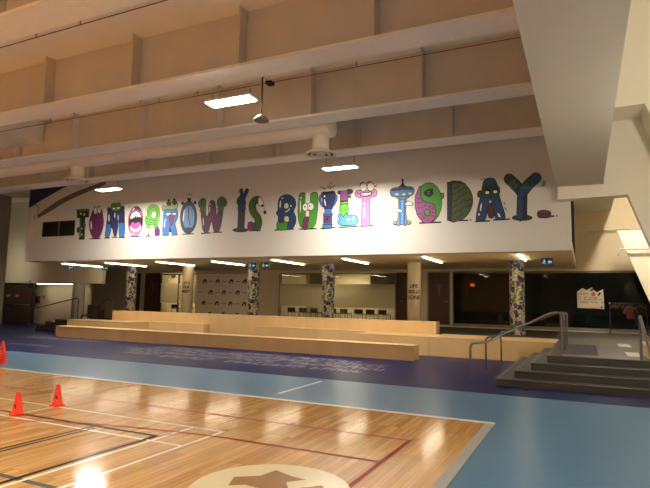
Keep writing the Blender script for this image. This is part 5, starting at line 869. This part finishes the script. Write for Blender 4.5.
# ------------------------------------------------------------------ raked stair walls at the right
structure(MB().prism([(-.56, 4.39), (1.09, 4.42), (1.53, 3.11), (2.5, .2), (6.4, .2), (6.4, HIGH), (.55, HIGH), (.55, 4.74), (-.56, 4.74)], 'y', 15.61, 15.98).build('wall_stair', M['stair_white']), 'cream raked wall of the lower stair flight', 'wall')
structure(MB().prism([(.55, 6.38), (1.44, 6.40), (1.86, 5.12), (3.4, .5), (6.4, .5), (6.4, HIGH), (.55, HIGH)], 'y', 14.5, 15.6).build('wall_landing', M['stair_white']), 'cream raked wall of the upper stair flight', 'wall')
structure(MB().prism([(1.15, 4.28), (2.05, 1.81), (2.5, PLAT), (6.3, PLAT), (6.3, 4.28)], 'y', 22.0, 22.15).build('wall_flight', M['stair_white']), 'cream raked panel in front of the dark glass at the right', 'wall')
structure(MB().box(-.25, 1.02, 16.0, GL, 5.25, 5.5).build('ceiling_landing', M['stair_white']))
def wallrail(label, x0, x1, y, z, wy):
    t = thing('wall_rail', label, 'handrail', (x0, y, z), 'white wall rails')
    MB().tube(rounded([(x0-.03, wy, z-.2), (x0-.03, y, z-.2), (x0, y, z), (x1, y, z)], .08), .035, 10).build('rail', M['whiterail'], t)
    for x in (x0+.9, x1-.3): MB().tube([(x, y, z), (x, wy, z-.05)], .015, 8).build('bracket', M['whiterail'], t)
    return t
wallrail('white rail fixed to the rear wall above the dark glass', .16, 2.9, 23.25, 4.5, GL)
wallrail('white rail fixed to the raked panel at the right edge', 1.18, 3.4, 21.85, 3.6, 22.0)

# ------------------------------------------------------------------ traffic cones
def cone(x, y, z, label, group='orange cones', first=None, rot=0):
    if first:
        r = dup(first, (x, y, z), label, group); r.rotation_euler = (0, 0, rot); return r
    t = thing('traffic_cone', label, 'cone', (x, y, z), group)
    b = MB(); s = .085
    pts = [(x+s*math.copysign(abs(math.cos(a))**.5, math.cos(a)), y+s*math.copysign(abs(math.sin(a))**.5, math.sin(a))) for a in [2*PI*i/32 for i in range(32)]]
    b.prism(pts, 'z', z, z+.022); b.build('base', M['orange'], t)
    MB().lathe([(.074, .022), (.068, .034), (.026, .283), (.021, .29), (.011, .291), (.011, .27)], (x, y, z), 28).build('body', M['orange'], t)
    m = MB(); r0 = .077
    def cp(u, h):
        a = -PI/2+.45+u; r = .068-(h-.034)*.1687+.0015
        return (x+r*math.cos(a), y+r*math.sin(a), z+h)
    for poly in ([(-.5, .085), (.45, .085), (.5, .115), (.35, .12), (.2, .150), (.05, .125), (-.1, .155), (-.2, .12), (-.45, .11)],):
        m.add([cp(*p) for p in poly], [list(range(len(poly)))])
    m.build('printed_mark', M['cone_mark'], t)['label'] = 'small dark printed mark'
    w = MB(); w.add([cp(*p) for p in [(-.4, .058), (.3, .058), (.3, .075), (-.4, .075)]], [(0, 1, 2, 3)]); w.build('printed_strip', M['white'], t)
    return t
c0 = cone(-6.717, 5.393, .0145, 'orange cone standing where two white court lines meet, right of the pair')
cone(-6.62, 4.73, .0145, 'orange cone standing on the black court line, nearer and left of the pair', first=c0, rot=-.3)
for k in range(5):
    cone(-11.78, 7.95, .002+.055*k, ['orange cone at the bottom of the stack on the blue floor', 'orange cone second from the bottom of the stack', 'orange cone in the middle of the stack', 'orange cone second from the top of the stack', 'orange cone on top of the stack at the left edge'][k], 'stacked orange cones', c0)

# ------------------------------------------------------------------ logo backdrop
t = thing('logo_backdrop', 'pale backdrop banner printed with rows of dark logos', 'backdrop', (-17, 23.0, PLAT))
t['kind'] = 'thing'
MB().box(-18.62, -15.36, 23.0, 23.03, PLAT+.05, 2.86).build('banner_cloth', M['banner'], t)
MB().tube([(-18.64, 23.03, PLAT), (-18.64, 23.03, 2.88), (-15.34, 23.03, 2.88), (-15.34, 23.03, PLAT)], .02, 8).build('banner_frame', M['steel'], t)
ds = MB()
def logo(x, z):
    P = [(-.16, -.1), (-.15, .0), (-.08, .11), (.03, .15), (.13, .1), (.16, 0), (.13, -.09), (.07, -.02), (.0, .02), (-.05, -.03), (-.02, -.1)]
    lg = MB(); lg.flat([(x+a*.85, z+b*.85) for a, b in P], 'y', 22.997)
    lg.flat([(x+.02, z-.1), (x+.1, z-.12), (x+.12, z-.06), (x+.05, z-.05)], 'y', 22.997); lg.build('logo', M['logo'], t)
for r, z in enumerate((2.45, 1.88, 1.31, .74)):
    xs = [-18.08, -17.23, -16.38, -15.54] if r % 2 == 0 else [-17.66, -16.81, -15.95]
    for x in xs:
        logo(x, z)
        if x < -15.8: ds.box(x+.26, x+.58, 22.995, 22.999, z-.015, z+.02)
    if r % 2: ds.box(-18.5, -18.2, 22.995, 22.999, z-.015, z+.02); ds.box(-15.7, -15.42, 22.995, 22.999, z-.015, z+.02)
ds.build('dash_print', M['dash'], t)

# ------------------------------------------------------------------ poster on the dark glass
t = thing('poster', 'torn-edged hand-lettered paper poster taped to the dark glass', 'poster', (.2, GL+.05, 1.5))
def pz(p): return (-.24+(p[0]-180)*.0031, 1.48+(303-p[1])*.0034)
MB().prism([pz(p) for p in [(180, 115), (200, 104), (215, 95), (245, 72), (268, 88), (290, 100), (320, 82), (350, 65), (370, 92), (385, 110), (410, 120), (440, 104), (475, 85), (480, 200), (482, 312), (380, 304), (280, 306), (180, 303)]], 'y', GL+.054, GL+.06).build('paper', M['paper'], t)
def stroke_word(b, x, z, w, h, y, seed):
    rr = random.Random(seed); u = x
    while u < x+w:
        lw = h*.55; k = rr.randint(0, 3); s = h*.17
        b.box(u, u+s, y, y+.003, z, z+h)
        if k in (0, 1): b.box(u+s, u+lw, y, y+.003, z+h-s, z+h)
        if k in (0, 2): b.box(u+s, u+lw, y, y+.003, z+h*.42, z+h*.42+s)
        if k in (1, 2, 3): b.box(u+s, u+lw, y, y+.003, z, z+s)
        if k == 3: b.box(u+lw-s, u+lw, y, y+.003, z+s, z+h)
        u += h*.8
for zx, zy, w, sd in [(200, 150, 30, 1), (255, 150, 45, 2), (200, 185, 20, 3), (258, 188, 40, 4), (320, 190, 38, 5), (372, 190, 34, 6), (200, 212, 18, 7), (258, 212, 20, 8), (300, 212, 110, 9), (430, 215, 28, 10), (452, 245, 16, 11)]:
    p = pz((zx, zy)); ink = MB(); stroke_word(ink, p[0], p[1], w*.0031, .055, GL+.05, sd); ink.build('word', M['black'], t)
for zx, w, sd in [(215, 80, 21), (335, 68, 22)]:
    p = pz((zx, 246)); red = MB(); stroke_word(red, p[0], p[1], w*.0031, .075, GL+.05, sd); red.build('word', M['redink'], t)['label'] = 'red hand lettering'
def ell(cx, cz, rx, rz, rot=0, n=18): return [(cx+rx*math.cos(2*PI*i/n)*math.cos(rot)-rz*math.sin(2*PI*i/n)*math.sin(rot), cz+rx*math.cos(2*PI*i/n)*math.sin(rot)+rz*math.sin(2*PI*i/n)*math.cos(rot)) for i in range(n)]
p = pz((365, 142)); MB().prism(ell(*p, .075, .08), 'y', GL+.05, GL+.053).build('orange_ball', M['rust'], t)
p = pz((430, 142)); MB().prism(ell(*p, .04, .085, -.6), 'y', GL+.05, GL+.053).build('brown_ball', M['box'], t)
p = pz((453, 290)); MB().prism(ell(*p, .035, .04), 'y', GL+.05, GL+.053).build('purple_dot', M['purpleink'], t)
p = pz((350, 95)); MB().prism(ell(*p, .07, .04, .5), 'y', GL+.05, GL+.053).build('purple_doodle', M['purpleink'], t)

# ------------------------------------------------------------------ rolling coat rack
t = thing('coat_rack', 'navy rolling coat rack in front of the dark glass', 'coat rack', (1.45, 22.95, PLAT))
X0, X1, RYY = .86, 2.05, 22.95
for x in (X0, X1):
    MB().tube([(x, RYY, PLAT+.1), (x, RYY, 1.68)], .022, 10).build('upright', M['navyrack'], t)
    f = MB().tube([(x, RYY-.25, PLAT+.1), (x, RYY+.25, PLAT+.1)], .022, 10).build('foot', M['navyrack'], t)
    for dy in (-.22, .22): MB().tube([(x-.015, RYY+dy, PLAT+.04), (x+.015, RYY+dy, PLAT+.04)], .04, 14).build('caster', M['black'], f)
MB().tube([(X0, RYY, 1.68), (X1, RYY, 1.68)], .02, 10).build('hanging_bar', M['navyrack'], t)
MB().tube([(X0, RYY, PLAT+.14), (X1, RYY, PLAT+.14)], .02, 10).build('bottom_bar', M['navyrack'], t)
MB().box(X0-.03, X0+.03, RYY-.03, RYY+.03, 1.66, 1.71).build('corner_cap', M['white'], t)
def hanger(x, mat, label, rot, first=None):
    if first:
        r = dup(first, (x, RYY, 1.68), label); r.rotation_euler = (0, 0, rot); return r
    h = thing('clothes_hanger', label, 'hanger', (x, RYY, 1.68), 'hangers on the coat rack')
    MB().tube([(x+.0, RYY-.03, 1.675), (x, RYY-.02, 1.70), (x, RYY, 1.712), (x, RYY+.025, 1.69), (x, RYY+.01, 1.665), (x, RYY, 1.64), (x, RYY, 1.60)], .005, 6).build('hook', M['steel'], h)
    MB().tube([(x-.2, RYY, 1.50), (x-.08, RYY, 1.58), (x, RYY, 1.605), (x+.08, RYY, 1.58), (x+.2, RYY, 1.50)], .014, 8).build('shoulder_bar', M[mat], h)
    h.rotation_euler = (0, 0, rot); return h
h0 = hanger(.98, 'hanger', 'wooden hanger nearest the left post of the coat rack', 1.1)
for x, l, r in ((1.06, 'wooden hanger second from the left post of the coat rack', 1.2), (1.2, 'wooden hanger third from the left post of the coat rack', 1.0), (1.32, 'wooden hanger fourth from the left post of the coat rack', 1.15), (1.52, 'wooden hanger inside the maroon jersey', .75), (1.84, 'bare wooden hanger turned towards the viewer, right of the jersey', .25)):
    hanger(x, 'hanger', l, r, h0)
j = thing('sports_jersey', 'maroon jersey hanging on the coat rack', 'jersey', (1.52, RYY, 1.6))
v = []; NV = 14
rows = [(.07, .05, 1.57), (.17, .06, 1.54), (.2, .075, 1.48), (.17, .08, 1.36), (.16, .085, 1.22), (.17, .09, 1.13)]
b = MB(); cc, ss = math.cos(.75), math.sin(.75)
for rx, ry, z in rows:
    for k in range(NV):
        a = 2*PI*k/NV; w = 1+.12*math.sin(3*a+z*9); px, py = rx*math.cos(a)*w, ry*math.sin(a)*w
        v.append((1.52+px*cc-py*ss, RYY+px*ss+py*cc, z))
b.add(v, [(i*NV+k, i*NV+(k+1) % NV, (i+1)*NV+(k+1) % NV, (i+1)*NV+k) for i in range(len(rows)-1) for k in range(NV)], 0, True)
b.build('body', M['jersey'], j)
for s in (-1, 1):
    a = Vector((1.52+s*.17*cc, RYY+s*.17*ss, 1.52)); e = Vector((1.52+s*.26*cc, RYY+s*.26*ss, 1.30))
    MB().tube([a, (a+e)/2+Vector((s*.02, 0, .02)), e], .06, 10).build('sleeve', M['jersey'], j)

# ------------------------------------------------------------------ furniture seen through the glass
def chair(x, y, label, first=None, group='black chairs behind the classroom glass', rot=0):
    if first:
        r = dup(first, (x, y, PLAT), label, group); r.rotation_euler = (0, 0, rot); return r
    t = thing('stacking_chair', label, 'chair', (x, y, PLAT), group)
    MB().box(x-.22, x+.22, y-.22, y+.22, PLAT+.40, PLAT+.43).build('seat', M['black'], t, bevel=.008)
    MB().box(x-.22, x+.22, y-.235, y-.21, PLAT+.44, PLAT+.64).build('backrest', M['black'], t, bevel=.008)
    for sx in (-1, 1):
        for sy in (-1, 1):
            MB().tube([(x+sx*.2, y+sy*.2, PLAT), (x+sx*.19, y+sy*.19, PLAT+.41)], .012, 8).build('leg', M['black'], t)
    return t
cxs = [(-13.28, 24.1), (-12.62, 24.1), (-11.98, 24.1), (-11.05, 24.1), (-10.38, 24.1), (-9.65, 24.1), (-9.05, 24.1), (-8.42, 24.1)]
ords = ['first', 'second', 'third', 'fourth', 'fifth', 'sixth', 'seventh', 'eighth']
ch0 = None
for i, (x, y) in enumerate(cxs):
    l = 'black chair behind the classroom glass, %s from its left end' % ords[i]
    c = chair(x, y, l, ch0, rot=0 if i == 0 else random.uniform(-.2, .2)); ch0 = ch0 or c
chair(-20.9, 24.2, 'black chair behind the office glass, next to the brown door', ch0, 'black chairs behind the office glass')
chair(-19.95, 24.1, 'black chair behind the office glass, left of the plain column', ch0, 'black chairs behind the office glass', .2)
chair(-19.15, 24.2, 'black chair behind the office glass, right of the plain column', ch0, 'black chairs behind the office glass', -.2)
def table(x, y, label, w=1.6):
    t = thing('dark_table', label, 'table', (x, y, PLAT), 'dark tables in the dark room')
    MB().box(x-w/2, x+w/2, y-.35, y+.35, PLAT+.62, PLAT+.66).build('table_top', M['black'], t, bevel=.006)
    for sx in (-1, 1):
        for sy in (-1, 1): MB().tube([(x+sx*(w/2-.06), y+sy*.3, PLAT), (x+sx*(w/2-.06), y+sy*.3, PLAT+.62)], .016, 8).build('leg', M['steel'], t)
    MB().box(x-w/2+.05, x+w/2-.05, y-.33, y-.31, PLAT+.3, PLAT+.62).build('modesty_panel', M['black'], t)
for i, x in enumerate((-4.1, -2.4, -.7, 1.0, 2.7)):
    table(x, 24.6, 'dark table behind the dark glass, %s from its left end' % ords[i])
t = thing('wall_clock', 'small round black wall clock inside the office', 'clock', (-20.5, 23.42, 2.68))
MB().tube([(-20.55, 23.36, 2.75), (-20.55, 23.41, 2.75)], .13, 24).build('rim', M['black'], t)
MB().tube([(-20.55, 23.35, 2.75), (-20.55, 23.36, 2.75)], .1, 24).build('clock_face', M['cream'], t)

# ------------------------------------------------------------------ lobby wall bits
t = thing('fire_alarm', 'dark red fire alarm box on the cream lobby wall', 'alarm', (-27.6, 20.45, 1.3))
MB().box(-27.77, -27.43, 20.36, 20.448, 1.10, 1.5).build('body', M['red'], t, bevel=.01)
MB().box(-27.68, -27.52, 20.34, 20.36, 1.19, 1.34).build('cover', M['black'], t)
for z, l in ((1.99, 'small black switch plate highest on the cream lobby wall'), (1.58, 'small black switch plate in the middle of the lobby wall'), (.98, 'small black switch plate below the fire alarm')):
    t = thing('switch_plate', l, 'switch', (-27.85, 20.45, z), 'switch plates by the double doors')
    MB().box(-27.91, -27.79, 20.43, 20.45, z-.09, z+.09).build('plate', M['black'], t); MB().box(-27.88, -27.82, 20.42, 20.43, z-.03, z+.03).build('rocker', M['darkframe'], t)
t = thing('alarm_horn', 'small bronze alarm horn on the cream lobby wall', 'alarm', (-27.14, 20.45, 1.46))
MB().tube([(-27.14, 20.45, 1.46), (-27.14, 20.40, 1.46)], .06, 14).build('mount', M['box'], t); MB().tube([(-27.14, 20.4, 1.46), (-27.04, 20.32, 1.5)], .05, 14).build('bell', M['box'], t)
t = thing('waste_bin', 'small black bin on the floor behind the dark left steps', 'bin', (-22.1, 17.0, .004))
MB().lathe([(0, .01), (.1, .01), (.13, .36), (.12, .36), (.09, .03)], (-22.1, 17.0, .004), 18).build('bin_body', M['black'], t); MB().lathe([(.132, .34), (.14, .35), (.14, .37), (.12, .375), (.0, .38)], (-22.1, 17.0, .004), 18).build('lid', M['black'], t)
t = thing('crate', 'brown crate standing on the floor beside the grey concrete column', 'crate', (-23.0, 20.4, .004))
MB().box(-23.4, -23.0, 20.2, 20.7, .004, 1.1).build('body', M['box'], t, bevel=.01); MB().box(-22.99, -22.7, 20.2, 20.7, .004, .86).build('side_box', M['box'], t, bevel=.01)

# ------------------------------------------------------------------ things on the mural wall
for x0, x1, l in ((-21.63, -20.62, 'black louvre vent on the mural wall, left one of two'), (-20.55, -19.6, 'black louvre vent on the mural wall, right one next to the letter T')):
    t = thing('air_vent', l, 'vent', ((x0+x1)/2, MUR, 4.12), 'black vents on the mural wall')
    MB().box(x0, x1, MUR-.03, MUR, 4.12, 4.16).box(x0, x1, MUR-.03, MUR, 4.74, 4.78).box(x0, x0+.04, MUR-.03, MUR, 4.16, 4.74).box(x1-.04, x1, MUR-.03, MUR, 4.16, 4.74).build('vent_frame', M['darkframe'], t)
    b = MB()
    for i in range(14):
        z = 4.17+i*.041; b.add([(x0+.04, MUR-.022, z), (x1-.04, MUR-.022, z), (x1-.04, MUR-.004, z+.03), (x0+.04, MUR-.004, z+.03)], [(0, 1, 2, 3)])
    b.build('louvres', M['darkframe'], t)
    MB().box(x0+.04, x1-.04, MUR-.003, MUR, 4.16, 4.74).build('vent_back', M['blackpaint'], t)
def catm(pts, n=5):
    out = []
    for i in range(len(pts)-1):
        p0, p1, p2, p3 = pts[max(i-1, 0)], pts[i], pts[i+1], pts[min(i+2, len(pts)-1)]
        for j in range(n):
            q = j/n; out.append(tuple(.5*(2*p1[a]+(p2[a]-p0[a])*q+(2*p0[a]-5*p1[a]+4*p2[a]-p3[a])*q*q+(3*p1[a]-p0[a]-3*p2[a]+p3[a])*q**3) for a in (0, 1)))
    return out+[pts[-1]]
low = catm([(-22.69, 5.47), (-22.3, 5.62), (-21.96, 5.75), (-21.33, 5.97), (-20.4, 6.28), (-18.5, 6.78)])
tag(MB().flat(low+[(-22.69, 6.78)], 'y', MUR-.004).build('painted_wedge', M['blueflag']), 'dark blue painted wedge at the upper left of the mural wall', 'painted stripe')
up = catm([(-22.05, 5.14), (-21.28, 5.5), (-20.36, 5.85), (-19.15, 6.14), (-18.0, 6.36)]); dn = catm([(-17.9, 6.22), (-19.13, 5.93), (-20.33, 5.6), (-21.25, 5.24), (-22.05, 4.97)])
tag(MB().flat(up+dn, 'y', MUR-.004).build('painted_stripe', M['greyband']), 'curved grey painted stripe below the blue wedge', 'painted stripe')
tag(MB().tube([(-22.5, MUR-.01, 5.55), (-22.2, MUR-.01, 5.62), (-22.0, MUR-.01, 5.45), (-22.05, MUR-.01, 5.2), (-22.3, MUR-.01, 5.05), (-22.2, MUR-.01, 4.92), (-22.05, MUR-.01, 5.0)], .012, 6).build('wall_cable', M['wire']), 'looped dark cable at the left end of the grey stripe', 'cable')

# ------------------------------------------------------------------ lettering on the dark blue floor (too small to read)
t = thing('floor_lettering', 'rows of small white words painted on the dark blue floor', 'floor lettering', (-8, 12, .004))
def floor_word(x0, x1, y, h, seed):
    rr = random.Random(seed); b = MB(); u = x0; s = .045; h *= 1.35; q = h*.17
    while u < x1:
        k = rr.randint(0, 4); lw = h*.5
        def bar(xa, xb, ya, yb): b.flat([(xa, ya), (xb, ya), (xb, yb), (xa, yb)], 'z', .0075)
        bar(u, u+s, y, y+h)
        if k in (0, 1, 4): bar(u+s, u+lw, y+h-q, y+h)
        if k in (0, 2): bar(u+s, u+lw, y+h*.38, y+h*.38+q)
        if k in (1, 2, 3): bar(u+s, u+lw, y, y+q)
        if k in (3, 4): bar(u+lw-s, u+lw, y+q, y+h-q)
        u += h*.68
    return b.build('word', M['floortext'], t)
rows = [(-12.0, -10.2, 13.0, .32), (-12.6, -11.3, 12.35, .3), (-11.0, -8.7, 12.45, .3), (-12.1, -9.6, 11.8, .3), (-9.2, -7.5, 12.9, .34), (-8.6, -6.2, 12.35, .3), (-9.3, -7.0, 11.75, .32), (-10.2, -8.6, 11.15, .3), (-7.1, -5.3, 12.9, .3), (-6.6, -5.0, 11.8, .32), (-8.1, -5.9, 11.15, .3), (-5.9, -4.5, 12.35, .3), (-5.7, -4.6, 11.15, .28), (-4.9, -4.15, 11.75, .28),
        (-18.6, -15.0, 13.4, .24), (-16.6, -14.7, 11.25, .22), (-11.7, -10.5, 11.35, .22)]
for i, (a, b_, y, h) in enumerate(rows): floor_word(a, b_, y, h, 40+i)

# ------------------------------------------------------------------ painted mural letters
def outline(poly, w):
    n = len(poly); A = sum(poly[i][0]*poly[(i+1) % n][1]-poly[(i+1) % n][0]*poly[i][1] for i in range(n))
    sg = 1 if A > 0 else -1; out = []
    for i in range(n):
        a, p, b = Vector(poly[i-1]), Vector(poly[i]), Vector(poly[(i+1) % n])
        d1, d2 = (p-a), (b-p)
        if d1.length < 1e-6: d1 = d2
        if d2.length < 1e-6: d2 = d1
        d1.normalize(); d2.normalize()
        nn = Vector((d1.y+d2.y, -d1.x-d2.x)); 
        if nn.length < 1e-3: nn = Vector((d1.y, -d1.x))
        nn.normalize(); c = max(.5, nn.dot(Vector((d1.y, -d1.x)))); out.append(tuple(p+nn*(sg*w/c)))
    return out
WORDS = ['dark green and black patterned letter T beside the vents on the mural', 'purple bean-shaped letter O with two eyes, second letter of TOMORROW', 'navy letter M with green eyes and blue feet', 'pink letter O that is one wide open mouth full of teeth', 'lime green coiled letter R ending in a pencil tip', 'blue letter R with a tongue hanging out', 'blue stopwatch letter O on the mural', 'plum letter W with two raised green fists',
         'dark letter I shaped as an arm giving a two-finger sign', 'green worm letter S with a pale face', 'dark blue letter B with a green foot', 'green letter U with bulging eyes and a long nose', 'navy trophy cup letter I under three arrows', 'letter L of a pink and green sleeve with a bright blue foot', 'pink letter T with goggle eyes and a toothy grin', 'blue tower letter T between two small clouds', 'green and pink swirled letter O', 'letter D with a navy spine and green and plum blotches', 'blue letter A wearing green goggles', 'blue letter Y wrapped with green bands', 'plum puck-shaped full stop at the end of the mural words']
WG = ['painted word TOMORROW']*8+['painted word IS']*2+['painted word BUILT']*5+['painted word TODAY']*6
NM = ['letter']*20+['full_stop']
for (chh, X0, Z0, shapes), lab, g, nm in zip(LETTERS, WORDS, WG, NM):
    t = thing('painted_'+nm, lab, 'painted letter' if nm == 'letter' else 'painted full stop', (X0, MUR, Z0), g)
    body = None
    for i, (part, col, ol, fl) in enumerate(shapes):
        poly = [(X0+fl[k]/1000, Z0+fl[k+1]/1000) for k in range(0, len(fl), 2)]
        clean = [p for k, p in enumerate(poly) if (Vector(p)-Vector(poly[k-1])).length > 1e-4]
        y = MUR-.003-.0016*i
        m = MB()
        if ol: m.flat(outline(clean, .02), 'y', y+.0007, 1)
        m.flat(clean, 'y', y, 0)
        m.build(part, [INK[col], INK['black']], t)

# ------------------------------------------------------------------ camera
yaw, pitch, roll, fpx, H = math.radians(25.67885323), math.radians(6.03398554), math.radians(-1.16534593), 538.66232, 1.55
cyw, syw, cp, sp = math.cos(yaw), math.sin(yaw), math.cos(pitch), math.sin(pitch)
F = Vector((-syw*cp, cyw*cp, sp)); R = Vector((cyw, syw, 0)); D = F.cross(R)
R2 = math.cos(roll)*R+math.sin(roll)*D; D2 = -math.sin(roll)*R+math.cos(roll)*D
cam = bpy.data.cameras.new('camera'); co = bpy.data.objects.new('camera', cam); C.objects.link(co)
mt = Matrix((R2, -D2, -F)).transposed().to_4x4(); mt.translation = Vector((0, 0, H)); co.matrix_world = mt
cam.sensor_fit = 'HORIZONTAL'; cam.sensor_width = 36; cam.lens = fpx/650*36; cam.clip_end = 200
sc = bpy.context.scene; sc.camera = co
w = bpy.data.worlds.new('world'); sc.world = w; w.use_nodes = True
w.node_tree.nodes['Background'].inputs[0].default_value = (1, .9, .75, 1); w.node_tree.nodes['Background'].inputs[1].default_value = .02
sc.view_settings.view_transform = 'Standard'; sc.view_settings.look = 'None'; sc.view_settings.gamma = 1; sc.view_settings.use_curve_mapping = False
sc.view_settings.exposure = EXPOSURE
sc.cycles.max_bounces = 10; sc.cycles.diffuse_bounces = 7; sc.cycles.transparent_max_bounces = 12; sc.cycles.use_denoising = True
sc.cycles.sample_clamp_indirect = 6
